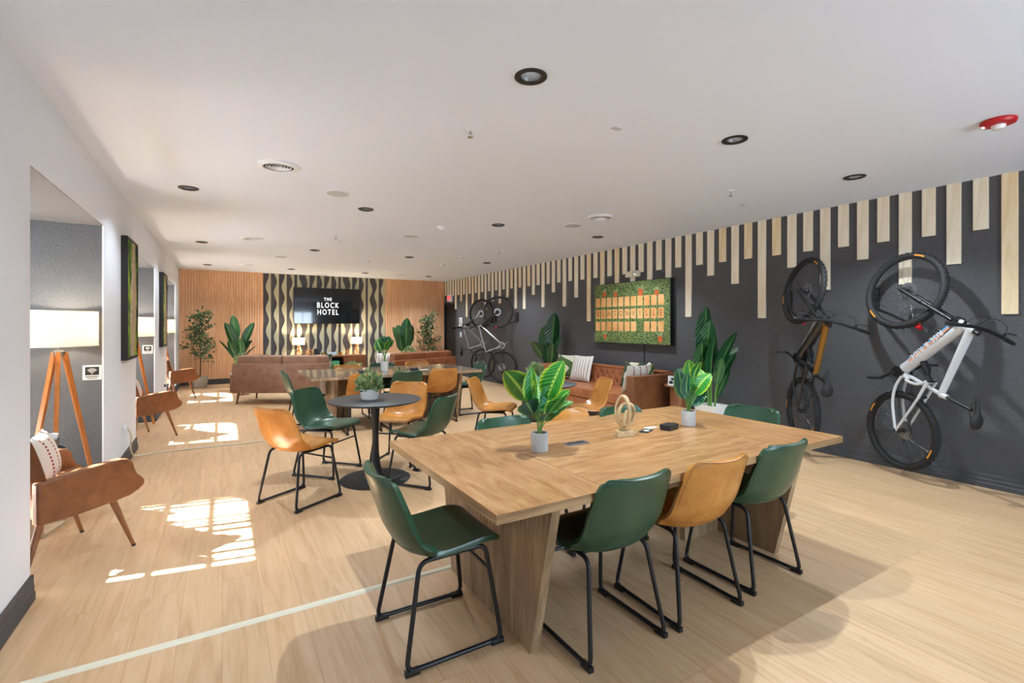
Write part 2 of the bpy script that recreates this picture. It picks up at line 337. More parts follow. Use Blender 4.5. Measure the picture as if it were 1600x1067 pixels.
# ------------------------------------------------------------------ mesh helpers
class MB:
    def __init__(s): s.v = []; s.f = []; s.mi = []; s.cur = 0; s.mats = []; s.col = None
    def use(s, m):
        if m not in s.mats: s.mats.append(m)
        s.cur = s.mats.index(m); return s
    def add(s, vs, fs, T=None):
        o = len(s.v)
        for p in vs:
            p = Vector(p)
            if T is not None: p = T @ p
            s.v.append(p)
        for f in fs: s.f.append(tuple(o + i for i in f)); s.mi.append(s.cur)
        return o
    def box(s, x0, x1, y0, y1, z0, z1, T=None, bev=0.0):
        if bev > 0:
            b = bmesh.new(); bmesh.ops.create_cube(b, size=1)
            for v in b.verts: v.co = Vector(((x0 + x1) / 2 + v.co.x * (x1 - x0), (y0 + y1) / 2 + v.co.y * (y1 - y0), (z0 + z1) / 2 + v.co.z * (z1 - z0)))
            bmesh.ops.bevel(b, geom=list(b.edges), offset=bev, segments=2, profile=0.6, affect='EDGES')
            b.verts.index_update()
            s.add([v.co.copy() for v in b.verts], [[v.index for v in f.verts] for f in b.faces], T); b.free(); return s
        vs = [(x0, y0, z0), (x1, y0, z0), (x1, y1, z0), (x0, y1, z0), (x0, y0, z1), (x1, y0, z1), (x1, y1, z1), (x0, y1, z1)]
        s.add(vs, [(0, 3, 2, 1), (4, 5, 6, 7), (0, 1, 5, 4), (1, 2, 6, 5), (2, 3, 7, 6), (3, 0, 4, 7)], T); return s
    def tube(s, pts, r, n=10, closed=False, caps=True, T=None, flat=1.0):
        P = [Vector(p) for p in pts]; N = len(P)
        R = r if isinstance(r, (list, tuple)) else [r] * N
        tan = []
        for i in range(N):
            if closed: t = P[(i + 1) % N] - P[(i - 1) % N]
            else: t = P[min(i + 1, N - 1)] - P[max(i - 1, 0)]
            tan.append(t.normalized())
        up = Vector((0, 0, 1))
        if abs(tan[0].dot(up)) > 0.95: up = Vector((1, 0, 0))
        nrm = (up - tan[0] * up.dot(tan[0])).normalized()
        vs = []
        for i in range(N):
            nrm = (nrm - tan[i] * nrm.dot(tan[i]))
            if nrm.length < 1e-6: nrm = tan[i].orthogonal()
            nrm.normalize(); bi = tan[i].cross(nrm)
            for k in range(n):
                a = 2 * PI * k / n; vs.append(P[i] + (nrm * math.cos(a) * flat + bi * math.sin(a)) * R[i])
        fs = []
        M_ = N if closed else N - 1
        for i in range(M_):
            j = (i + 1) % N
            for k in range(n): fs.append((i * n + k, i * n + (k + 1) % n, j * n + (k + 1) % n, j * n + k))
        if not closed and caps:
            fs.append(tuple(range(n - 1, -1, -1))); fs.append(tuple((N - 1) * n + k for k in range(n)))
        s.add(vs, fs, T); return s
    def lathe(s, prof, n=32, T=None, cap0=True, cap1=True):
        vs = []; 
        for r, z in prof:
            for k in range(n): a = 2 * PI * k / n; vs.append((r * math.cos(a), r * math.sin(a), z))
        fs = []
        for i in range(len(prof) - 1):
            for k in range(n): fs.append((i * n + k, i * n + (k + 1) % n, (i + 1) * n + (k + 1) % n, (i + 1) * n + k))
        if cap0: fs.append(tuple(range(n - 1, -1, -1)))
        if cap1: fs.append(tuple((len(prof) - 1) * n + k for k in range(n)))
        s.add(vs, fs, T); return s
    def prism(s, poly, a0, a1, axis='y', T=None):
        n = len(poly); vs = []
        for a in (a0, a1):
            for p, q in poly:
                if axis == 'y': vs.append((p, a, q))
                elif axis == 'x': vs.append((a, p, q))
                else: vs.append((p, q, a))
        fs = [tuple(range(n)), tuple(range(2 * n - 1, n - 1, -1))]
        for i in range(n): j = (i + 1) % n; fs.append((i, n + i, n + j, j))
        s.add(vs, fs, T); return s
    def grid(s, fn, nu, nv, T=None):
        vs = [fn(i / nu, j / nv) for i in range(nu + 1) for j in range(nv + 1)]
        fs = [(i * (nv + 1) + j, (i + 1) * (nv + 1) + j, (i + 1) * (nv + 1) + j + 1, i * (nv + 1) + j + 1) for i in range(nu) for j in range(nv)]
        s.add(vs, fs, T); return s
    def ell(s, c, r, n=16, m=10, T=None, p=1.0):
        vs = []; fs = []
        sg = lambda x: (abs(x) ** p) * (1 if x >= 0 else -1)
        for i in range(m + 1):
            th = PI * i / m
            for k in range(n):
                a = 2 * PI * k / n
                vs.append((c[0] + r[0] * sg(math.sin(th)) * sg(math.cos(a)), c[1] + r[1] * sg(math.sin(th)) * sg(math.sin(a)), c[2] + r[2] * sg(math.cos(th))))
        for i in range(m):
            for k in range(n): fs.append((i * n + k, (i + 1) * n + k, (i + 1) * n + (k + 1) % n, i * n + (k + 1) % n))
        s.add(vs, fs, T); return s
    def build(s, name, m=None, parent=None, smooth=True, cols=None, loc=None, fix=True):
        me = bpy.data.meshes.new(name); me.from_pydata([tuple(p) for p in s.v], [], s.f)
        mats = s.mats if s.mats else [m]
        if m is not None and not s.mats: mats = [m]
        for q in mats: me.materials.append(q if not isinstance(q, str) else M[q])
        if s.mats:
            me.polygons.foreach_set('material_index', s.mi)
        if fix:
            b = bmesh.new(); b.from_mesh(me); bmesh.ops.remove_doubles(b, verts=b.verts, dist=1e-6) if cols is None else None
            bmesh.ops.recalc_face_normals(b, faces=b.faces); b.to_mesh(me); b.free()
        if cols is not None:
            at = me.color_attributes.new('leaf', 'FLOAT_COLOR', 'POINT')
            flat = [];  [flat.extend((c[0], c[1], c[2], 1)) for c in cols]
            at.data.foreach_set('color', flat)
        if smooth:
            me.polygons.foreach_set('use_smooth', [True] * len(me.polygons))
            try: me.set_sharp_from_angle(angle=math.radians(38))
            except Exception: pass
        me.update()
        o = bpy.data.objects.new(name, me); COL.objects.link(o)
        if parent is not None: o.parent = parent
        if loc: o.location = loc
        return o

def thing(name, label, cat, loc=(0, 0, 0), rz=0.0, group=None):
    o = bpy.data.objects.new(name, None); COL.objects.link(o); o.empty_display_size = 0.1
    o.location = loc; o.rotation_euler = (0, 0, rz); o['label'] = label; o['category'] = cat
    if group: o['group'] = group
    return o
def tag(o, label, cat, group=None, kind=None):
    o['label'] = label; o['category'] = cat
    if group: o['group'] = group
    if kind: o['kind'] = kind
    return o
def struct(mb, name, m=None, smooth=False, label=None):
    o = mb.build(name, m, None, smooth); o['kind'] = 'structure'
    if label: o['label'] = label
    return o
def copy_tree(o, parent=None):
    c = o.copy(); COL.objects.link(c); c.parent = parent
    for ch in list(o.children): copy_tree(ch, c)
    return c
def dup(o, label, loc, rz=0.0, group=None):
    c = copy_tree(o); c.location = loc; c.rotation_euler = (o.rotation_euler[0], o.rotation_euler[1], rz); c['label'] = label
    if group: c['group'] = group
    return c
def smooth_path(pts, k=6, closed=False):
    P = [Vector(p) for p in pts]; out = []
    N = len(P)
    rng = range(N if closed else N - 1)
    for i in rng:
        if closed: a, b, c, d = P[i - 1], P[i], P[(i + 1) % N], P[(i + 2) % N]
        else: a, b, c, d = P[max(i - 1, 0)], P[i], P[i + 1], P[min(i + 2, N - 1)]
        for j in range(k):
            t = j / k
            out.append(0.5 * ((2 * b) + (c - a) * t + (2 * a - 5 * b + 4 * c - d) * t * t + (3 * b - a - 3 * c + d) * t ** 3))
    if not closed: out.append(P[-1])
    return out
def round_path(pts, r, k=5, closed=False):
    P = [Vector(p) for p in pts]; N = len(P); out = []
    for i in range(N):
        if not closed and i in (0, N - 1): out.append(P[i]); continue
        a, b, c = P[i - 1], P[i], P[(i + 1) % N]
        d1 = (a - b); d2 = (c - b); rr = min(r, d1.length * 0.49, d2.length * 0.49)
        p1 = b + d1.normalized() * rr; p2 = b + d2.normalized() * rr
        for j in range(k + 1):
            t = j / k; out.append((1 - t) ** 2 * p1 + 2 * t * (1 - t) * b + t * t * p2)
    return out
def text_mesh(name, body, size, m, parent, T, depth=0.001, space=1.0, offset=0.0, xs=1.0, align='CENTER'):
    cu = bpy.data.curves.new(name, 'FONT'); cu.body = body; cu.size = size; cu.align_x = align; cu.align_y = 'CENTER'
    cu.extrude = depth; cu.space_character = space; cu.offset = offset; cu.resolution_u = 3
    tmp = bpy.data.objects.new('tmp', cu); COL.objects.link(tmp)
    bpy.context.view_layer.update()
    me = bpy.data.meshes.new_from_object(tmp.evaluated_get(bpy.context.evaluated_depsgraph_get()))
    bpy.data.objects.remove(tmp); bpy.data.curves.remove(cu)
    for v in me.vertices: v.co = T @ Vector((v.co.x * xs, v.co.y, v.co.z))
    me.materials.clear(); me.materials.append(M[m] if isinstance(m, str) else m); me.name = name
    o = bpy.data.objects.new(name, me); COL.objects.link(o)
    if parent is not None: o.parent = parent
    return o
def spot(name, loc, w, parent=None, size=150, blend=0.35, rad=0.03, col=(1, 0.93, 0.84)):
    l = bpy.data.lights.new(name, 'SPOT'); l.energy = w; l.spot_size = math.radians(size); l.spot_blend = blend; l.shadow_soft_size = rad; l.color = col
    o = bpy.data.objects.new(name, l); COL.objects.link(o); o.location = loc
    if parent is not None: o.parent = parent
    return o
def portal(loc, rot, sx, sy):
    l = bpy.data.lights.new('window_daylight_portal', 'AREA'); l.shape = 'RECTANGLE'; l.size = sx; l.size_y = sy
    l.cycles.is_portal = True
    o = bpy.data.objects.new('window_daylight_portal', l); COL.objects.link(o); o.location = loc; o.rotation_euler = rot
    return o

# ------------------------------------------------------------------ the room
b = MB(); b.box(-3.2, XR + 0.2, YF - 0.2, YB + 0.2, -0.12, 0.0); struct(b, 'floor', 'floor')
dl_rows = [2.16, 5.6, 9.15, 12.55]; dl_cols = [-0.28, 1.40, 3.12, 4.82]; HR = 0.053
b = MB(); cx = sorted([AX - 0.1, XR + 0.2] + [v + s for v in dl_cols for s in (-HR, HR)]); cy = sorted([YF - 0.2, YB + 0.2] + [v + s for v in dl_rows for s in (-HR, HR)])
for i in range(len(cx) - 1):
    for j in range(len(cy) - 1):
        if i % 2 == 1 and j % 2 == 1: continue
        b.add([(cx[i], cy[j], H), (cx[i + 1], cy[j], H), (cx[i + 1], cy[j + 1], H), (cx[i], cy[j + 1], H)], [(0, 3, 2, 1)])
b.box(AX - 0.1, XR + 0.2, YF - 0.2, YB + 0.2, H + 0.11, H + 0.2)
struct(b, 'ceiling', 'ceiling')
# left wall with three bays
b = MB(); b.use('wall_white')
ys = [YF] + [v for a in ALC for v in a] + [YB]
for i in range(0, len(ys), 2):
    b.box(XL - 0.30, XL, ys[i] + (0.018 if i else 0), ys[i + 1] - (0.018 if i + 2 < len(ys) else 0), 0, H)
    if i: b.box(XL - 0.011, XL, ys[i], ys[i] + 0.018, 0, H)
    if i + 2 < len(ys): b.box(XL - 0.011, XL, ys[i + 1] - 0.018, ys[i + 1], 0, H)
for a0, a1 in ALC: b.box(XL - 0.30, XL, a0, a1, AH, H)
struct(b, 'wall_left')
b = MB()
for i, (a0, a1) in enumerate(ALC):
    # grey lining of bay: side walls and outer wall round the window
    b.use('wall_grey')
    b.box(AX, XL - 0.0115, a0 - 0.0175, a0, 0, AH)
    b.box(AX, XL - 0.0115, a1, a1 + 0.0175, 0, AH)
    c = (a0 + a1) / 2; w = 0.70
    b.box(AX - 0.1, AX, a0 - 0.02, c - w, 0, AH); b.box(AX - 0.1, AX, c + w, a1 + 0.02, 0, AH)
    b.box(AX - 0.1, AX, c - w, c + w, 0, WZ0); b.box(AX - 0.1, AX, c - w, c + w, 0.70, 1.30); b.box(AX - 0.1, AX, c - w, c + w, WZ1, AH)  # middle band added across the unseen window to trim its sun patch
    b.use('bay_head'); b.box(AX - 0.1, XL - 0.3, a0 - 0.02, a1 + 0.02, AH, H + 0.0)
    b.box(XL - 0.3, XL - 0.004, a0, a1, AH - 0.004, AH - 0.0005)
struct(b, 'wall_bays')
for i, (a0, a1) in enumerate(ALC):
    c = (a0 + a1) / 2; w = 0.70
    f = MB()
    for z in (WZ0, WZ1 - 0.04): f.box(AX - 0.08, AX - 0.03, c - w, c + w, z, z + 0.04)
    for y in (c - w, c + w - 0.04): f.box(AX - 0.08, AX - 0.03, y, y + 0.04, WZ0, WZ1)
    for k in range(1, 7):
        z = WZ0 + (WZ1 - WZ0) * k / 7; f.box(AX - 0.07, AX - 0.04, c - w, c + w, z - 0.014, z + 0.014)
    rr = random.Random(5 + i)
    y = c - w + 0.09
    while y < c + w - 0.05:
        f.box(AX - 0.065, AX - 0.045, y, y + rr.uniform(0.008, 0.06), WZ0, WZ1); y += rr.uniform(0.075, 0.14)  # uneven bars added to split the incoming sun into stripes
    o = struct(f, 'window_%d' % (i + 1), 'window_frame')
    g = MB(); g.box(AX - 0.057, AX - 0.053, c - w + 0.02, c + w - 0.02, WZ0 + 0.02, WZ1 - 0.02); g.build('pane', 'glass', o, False)
    portal((AX + 0.01, c, (WZ0 + WZ1) / 2), (0, -PI / 2, 0), WZ1 - WZ0, 2 * w)
# back and right wall
b = MB(); b.box(AX - 0.1, XR + 0.2, YB, YB + 0.15, 0, H); struct(b, 'wall_back', mat('charcoal_back_wall', '#444244', 0.5, bump=0.4, bscale=110, bdist=0.006))
b = MB()
dy0, dy1, dz = 13.04, 13.84, 2.05
b.box(XR, XR + 0.15, YF, dy0, 0, H); b.box(XR, XR + 0.15, dy1, YB, 0, H); b.box(XR, XR + 0.15, dy0, dy1, dz, H); struct(b, 'wall_right', 'wall_black')
b = MB(); b.box(XR + 0.02, XR + 0.07, dy0, dy1, 0, dz)
d = struct(b, 'door_1', 'black_matte' and M['black_matte'])
b = MB()
for y in (dy0 - 0.05, dy1): b.box(XR - 0.015, XR + 0.02, y, y + 0.05, 0, dz + 0.05)
b.box(XR - 0.015, XR + 0.02, dy0, dy1, dz, dz + 0.05); b.build('door_frame', 'base_black', d, False)
b = MB(); b.tube([(XR + 0.02, dy0 + 0.08, 1.0), (XR - 0.04, dy0 + 0.08, 1.0), (XR - 0.04, dy0 + 0.2, 1.0)], 0.012); b.build('door_handle', 'black_metal', d)
# front wall behind the camera with an unseen window added for fill daylight
b = MB(); b.use('wall_white')
fx0, fx1, fz0, fz1 = 1.9, 4.5, 0.9, 2.2
b.box(AX - 0.1, fx0, YF - 0.15, YF, 0, H); b.box(fx1, XR + 0.2, YF - 0.15, YF, 0, H); b.box(fx0, fx1, YF - 0.15, YF, 0, fz0); b.box(fx0, fx1, YF - 0.15, YF, fz1, H)
struct(b, 'wall_front')
f = MB()
for z in (fz0, fz1 - 0.05): f.box(fx0, fx1, YF - 0.1, YF - 0.05, z, z + 0.05)
for k in range(6):
    x = fx0 + (fx1 - fx0 - 0.05) * k / 5; f.box(x, x + 0.05, YF - 0.1, YF - 0.05, fz0, fz1)
o = struct(f, 'window_4', 'window_frame')
g = MB(); g.box(fx0 + 0.02, fx1 - 0.02, YF - 0.077, YF - 0.073, fz0, fz1); g.build('pane', 'glass', o, False)
portal(((fx0 + fx1) / 2, YF + 0.01, (fz0 + fz1) / 2), (PI / 2, 0, 0), fx1 - fx0, fz1 - fz0)
# baseboards, stepped moulding
def base_prof(s=1):
    return [(0, 0), (0.022 * s, 0), (0.022 * s, 0.04), (0.017 * s, 0.045), (0.017 * s, 0.075), (0.012 * s, 0.08), (0.012 * s, 0.108), (0.006 * s, 0.13), (0, 0.13)]
b = MB()
b.prism([(XR - p, q) for p, q in base_prof()], YF, dy0 - 0.05, 'y'); struct(b, 'baseboard_right', 'base_black')
b = MB()
for i in range(0, len(ys), 2):
    b.prism([(XL + p, q) for p, q in base_prof()], ys[i], ys[i + 1], 'y')
for a0, a1 in ALC:
    b.prism([(a1 - p, q) for p, q in base_prof()], AX, XL + 0.012, 'x'); b.prism([(a0 + p, q) for p, q in base_prof()], AX, XL + 0.012, 'x'); b.prism([(AX + p, q) for p, q in base_prof()], a0, a1, 'y')
struct(b, 'baseboard_left', 'base_black')
b = MB(); b.box(XL, XR, YB - 0.07, YB, 0, 0.13); struct(b, 'baseboard_back', 'base_black')
# timber slat panels flanking the media wall
def slat_panel(n, x0, x1):
    b = MB(); b.box(x0, x1, YB - 0.03, YB, 0.13, H)
    x = x0 + 0.004; k = 0
    while x + 0.05 < x1:
        b.box(x, x + 0.05, YB - 0.055, YB - 0.03, 0.13, H); x += 0.058
    return struct(b, 'trim_%d' % n, 'slat', label='vertical oak slat panelling on the back wall')
slat_panel(1, XL, 0.89); slat_panel(2, 4.02, XR)

# ------------------------------------------------------------------ wavy slats of the media wall
ORD = ['first', 'second', 'third', 'fourth', 'fifth', 'sixth', 'seventh', 'eighth', 'ninth', 'tenth', 'eleventh', 'twelfth', 'thirteenth', 'fourteenth', 'fifteenth', 'sixteenth', 'seventeenth', 'eighteenth', 'nineteenth', 'twentieth']
TENS = {2: 'twenty', 3: 'thirty', 4: 'forty', 5: 'fifty', 6: 'sixty', 7: 'seventy'}
def ordn(i):   # 1-based
    if i <= 20: return ORD[i - 1]
    t, u = divmod(i, 10)
    if u == 0: return {3: 'thirtieth', 4: 'fortieth', 5: 'fiftieth', 6: 'sixtieth', 7: 'seventieth'}[t]
    return TENS[t] + '-' + ORD[u - 1]
NW = 17; pitch = (4.02 - 0.89) / NW
for i in range(NW):
    x1 = 0.89 + pitch * (i + 0.97); wv = []
    mir = i in (4, 10, 14)
    ph = (i * 0.47) % 1 * 2 * PI
    n = 60
    for k in range(n + 1):
        z = 0.0 + 0.13 + (H - 0.13) * k / n
        wv.append((0.082 + 0.036 * math.sin(2 * PI * z / 0.57 + (0 if i % 2 == 0 else PI * 0.55)), z))
    if not mir: poly = [(x1, 0.13)] + [(x1, H)] + [(x1 - w, z) for w, z in reversed(wv)]
    else: poly = [(x1 - 0.115, 0.13)] + [(x1 - 0.115, H)] + [(x1 - 0.115 + w, z) for w, z in reversed(wv)]
    b = MB(); b.prism(poly, YB - 0.025, YB, 'y'); o = b.build('wavy_slat', 'wavy', None, False)
    tag(o, 'sage cream wavy-edged slat on the black back wall, %s from the left' % ordn(i + 1), 'wall slat', 'wavy slats on the media wall')

# ------------------------------------------------------------------ pine slats hanging on the black wall
lens = {0: 1.54, 2: 2.01, 4: 1.85, 6: 2.14, 8: 1.84, 10: 2.13, 12: 1.53, 14: 1.99, 16: 2.13, 18: 1.56, 20: 2.13, 22: 2.03, 24: 2.13, 26: 1.86, 28: 1.86, 30: 1.51, 32: 1.97, 34: 1.81, 36: 2.11, 38: 1.82, 40: 2.10, 42: 1.80, 44: 1.82, 46: 2.10, 48: 1.97, 50: 2.04, 52: 1.83, 54: 2.07, 56: 1.92, 58: 1.66, 60: 2.11, 62: 1.90, 64: 2.11, 66: 2.3}
for i in range(67):
    y = 1.416 + 0.1872 * i
    z = lens.get(i, 2.30)
    if 65 <= i: z = 2.33
    b = MB(); b.box(-0.018, 0, -0.052, 0.052, z, H, bev=0.002)
    o = b.build('pine_slat', 'pine2' if (i * 7 + i // 3) % 5 == 0 else 'pine', None, False, loc=(XR, y, 0))
    ln = 'short' if z > 2.25 else ('medium-length' if z > 1.95 else 'long')
    tag(o, '%s pale pine slat on the black wall, %s from the camera end' % (ln, ordn(i + 1)), 'wall slat', 'pine slats along the top of the black wall')

# ------------------------------------------------------------------ ceiling fittings
def downlight():
    t = thing('downlight', '', 'ceiling light', (0, 0, H))
    b = MB(); b.lathe([(0.052, 0.002), (0.086, 0.002), (0.086, -0.006), (0.078, -0.010), (0.060, -0.008), (0.052, 0.0)], 36, cap0=False, cap1=False); b.build('trim_ring', 'black_plastic', t)
    b = MB(); b.lathe([(0.056, -0.004), (0.053, 0.0), (0.048, 0.02), (0.036, 0.045), (0.033, 0.048)], 36, cap0=False, cap1=True); b.build('baffle', 'baffle', t)
    b = MB(); b.lathe([(0.028, 0.047), (0.026, 0.040), (0.014, 0.036)], 24); b.build('lens', 'lens', t)
    return t
proto = None
rown = ['nearest row', 'second row', 'third row', 'farthest row']
coln = ['beside the white wall', 'in the left-centre line', 'in the right-centre line', 'beside the black wall']
for r, yy in enumerate(dl_rows):
    for c, xx in enumerate(dl_cols):
        lab = 'black round recessed downlight %s, %s' % (coln[c], rown[r])
        if r == 0 and c == 1: lab = 'black round recessed downlight showing its lit lens, nearest the camera'
        if proto is None: proto = downlight(); o = proto; o.location = (xx, yy, H)
        else: o = copy_tree(proto); o.location = (xx, yy, H)
        o['label'] = lab; o['group'] = 'recessed downlights'
        w = DOWNLIGHT_W * (0.3 if c == 0 else 1.0)
        spot('downlight_beam', (xx, yy, H - 0.002), w, None, rad=0.018, size=125, blend=0.7, col=(0.82, 0.92, 1.0))
def vent():
    t = thing('ceiling_vent', '', 'air vent', (0, 0, H))
    b = MB(); b.lathe([(0.115, 0), (0.165, 0), (0.16, -0.012), (0.12, -0.020), (0.115, -0.012)], 40, cap0=False, cap1=False); b.build('flange', 'white_plastic', t)
    b = MB(); b.lathe([(0.0001, -0.003), (0.118, -0.003)], 40, cap0=False, cap1=False); b.build('throat', 'vent_dark', t)
    for r in (0.095, 0.072, 0.049, 0.026):
        b = MB(); b.lathe([(r - 0.008, -0.005), (r, -0.013), (r + 0.003, -0.013), (r - 0.004, -0.005)], 36, cap0=False, cap1=False); b.build('cone', 'white_plastic', t)
    return t
v0 = vent()
vl = [((0.40, 4.44), 'white round ceiling vent with concentric cones, nearest the white wall side'),
      ((3.96, 4.55), 'white round ceiling vent above the second round table, towards the black wall'),
      ((0.39, 8.36), 'white round ceiling vent over the second window bay'),
      ((4.05, 8.53), 'white round ceiling vent above the pair of silver bikes'),
      ((0.43, 12.2), 'white round ceiling vent in front of the slat panelling on the left'),
      ((4.09, 12.5), 'white round ceiling vent in front of the slat panelling on the right'),
      ((2.25, 13.45), 'white round ceiling vent above the television')]
for i, ((x, y), lb) in enumerate(vl):
    o = v0 if i == 0 else copy_tree(v0); o.location = (x, y, H); o['label'] = lb; o['group'] = 'round ceiling vents'
sl = [((0.99, 5.06), 'pale flat round ceiling speaker near the second row of downlights'), ((3.98, 5.12), 'pale flat round ceiling speaker above the second round table'), ((2.40, 6.95), 'pale flat round ceiling speaker above the far long table'), ((0.97, 10.37), 'pale flat round ceiling speaker in front of the taupe sofa')]
sp0 = None
for (x, y), lb in sl:
    if sp0 is None:
        sp0 = thing('ceiling_speaker', lb, 'speaker', (x, y, H)); b = MB(); b.lathe([(0.118, 0), (0.12, -0.006), (0.108, -0.009)], 36, cap1=False, cap0=False); b.build('rim', 'white_plastic', sp0)
        b = MB(); b.lathe([(0.108, -0.009), (0.1, -0.008), (0.0005, -0.008)], 36, cap0=False, cap1=False); b.build('grille', 'grille', sp0); o = sp0
    else: o = copy_tree(sp0); o.location = (x, y, H)
    o['label'] = lb; o['group'] = 'ceiling speakers'
def sprinkler():
    t = thing('fire_sprinkler', '', 'sprinkler', (0, 0, H))
    b = MB(); b.lathe([(0.036, 0), (0.036, -0.004), (0.018, -0.012), (0.012, -0.012)], 24); b.build('escutcheon', 'white_plastic', t)
    b = MB(); b.tube([(0, 0, -0.012), (0, 0, -0.03)], 0.008)
    for s in (-1, 1): b.tube([(0.004 * s, 0, -0.022), (0.014 * s, 0, -0.034), (0.004 * s, 0, -0.052)], 0.0025, 6)
    b.build('frame_arms', 'chrome', t)
    b = MB(); b.lathe([(0.02, -0.052), (0.02, -0.055), (0.004, -0.057)], 16); b.build('deflector', 'chrome', t)
    return t
s0 = sprinkler()
spl = [((1.43, 2.95), 'small white and brass fire sprinkler over the left half of the near table'), ((4.27, 3.0), 'small white and brass fire sprinkler in front of the bikes at right'), ((1.43, 7.47), 'small fire sprinkler above the left half of the far long table'), ((4.23, 7.57), 'small fire sprinkler between far table and black wall')]
for i, ((x, y), lb) in enumerate(spl):
    o = s0 if i == 0 else copy_tree(s0); o.location = (x, y, H); o['label'] = lb; o['group'] = 'fire sprinklers'
def detector(loc, lb):
    t = thing('smoke_detector', lb, 'smoke detector', (loc[0], loc[1], H), 0, 'smoke detectors')
    b = MB(); b.lathe([(0.062, 0), (0.066, -0.008), (0.064, -0.018), (0.045, -0.024)], 28); b.build('base', 'white_plastic', t)
    b = MB(); b.lathe([(0.034, -0.024), (0.036, -0.034), (0.022, -0.046), (0.003, -0.048)], 20); b.build('sensor_cap', 'white_plastic', t); return t
detector((2.52, 6.08), 'white domed smoke detector between the round tables and the far long table')
detector((2.56, 10.19), 'white domed smoke detector in front of the rust sofa')
detector((4.11, 9.89), 'white domed smoke detector near the ceiling hatch by the silver bikes')
b = MB(); b.box(-0.1, 0.1, -0.22, 0.22, -0.006, 0, bev=0.002); tag(b.build('access_panel', 'white_plastic', None, False, loc=(3.72, 9.9, H)), 'small white flush access panel in the ceiling beside a smoke detector', 'access panel')
t = thing('fire_alarm_strobe', 'red round fire alarm strobe on the ceiling at far right', 'fire alarm', (4.277, 1.09, H))
b = MB(); b.lathe([(0.085, 0), (0.09, -0.012), (0.082, -0.028), (0.05, -0.034)], 40); b.build('housing', 'red_plastic', t)
b = MB(); b.lathe([(0.036, -0.034), (0.036, -0.046), (0.028, -0.058), (0.008, -0.062)], 24); b.build('strobe_lens', 'clear', t)
text_mesh('lettering', 'FIRE', 0.022, 'text_white', t, Matrix.Translation((-0.02, 0.068, -0.0315)) @ Matrix.Rotation(PI, 4, 'X'), 0.0008)
for i, ((x, y), lb) in enumerate([((2.265, 2.444), 'small flat white cover plate on the ceiling above the near table'), ((4.9, 3.3), 'small flat white cover plate on the ceiling near the black wall'), ((1.6, 8.0), 'small flat white cover plate on the ceiling over the far table')]):
    b = MB(); b.box(-0.035, 0.035, -0.02, 0.02, -0.003, 0); tag(b.build('cover_plate', 'grille', None, False, loc=(x, y, H)), lb, 'cover plate', 'ceiling cover plates')

# ------------------------------------------------------------------ chairs
def shell_point(u, v, off=0.0):
    # u 0 = seat front .. 1 = top of back ; v -1..1 across
    prof = [(0.222, 0.450, 0.180), (0.212, 0.466, 0.203), (0.15, 0.472, 0.222), (0.02, 0.458, 0.228), (-0.10, 0.446, 0.228), (-0.165, 0.456, 0.226), (-0.205, 0.495, 0.226), (-0.240, 0.56, 0.228), (-0.268, 0.64, 0.226), (-0.298, 0.73, 0.214), (-0.314, 0.780, 0.203), (-0.321, 0.803, 0.165)]
    n = len(prof) - 1; t = u * n; i = min(int(t), n - 1); f = t - i
    a = prof[max(i - 1, 0)]; b_ = prof[i]; c = prof[i + 1]; d = prof[min(i + 2, n)]
    q = [0.5 * ((2 * b_[k]) + (c[k] - a[k]) * f + (2 * a[k] - 5 * b_[k] + 4 * c[k] - d[k]) * f * f + (3 * b_[k] - a[k] - 3 * c[k] + d[k]) * f ** 3) for k in range(3)]
    y, z, w = q
    av = abs(v)
    sb = max(0.0, min(1.0, (u - 0.36) / 0.2))      # 0 seat .. 1 back
    seatcurl = 0.016 * av ** 3 * (1 - sb) * min(1, u * 5)
    wrap = (0.062 * sb * (1 - 0.25 * max(0, (u - 0.75) / 0.25))) * av ** 2.3
    bend = math.exp(-((u - 0.46) / 0.1) ** 2)
    y += wrap + 0.035 * bend * av ** 3; z += seatcurl + 0.03 * bend * av ** 3
    if u > 0.9: z += 0.010 * av ** 2 * (u - 0.9) * 10
    if u > 0.94: z -= 0.018 * max(0, av - 0.82) / 0.18 * (u - 0.94) / 0.06
    return (w * v, y, z)
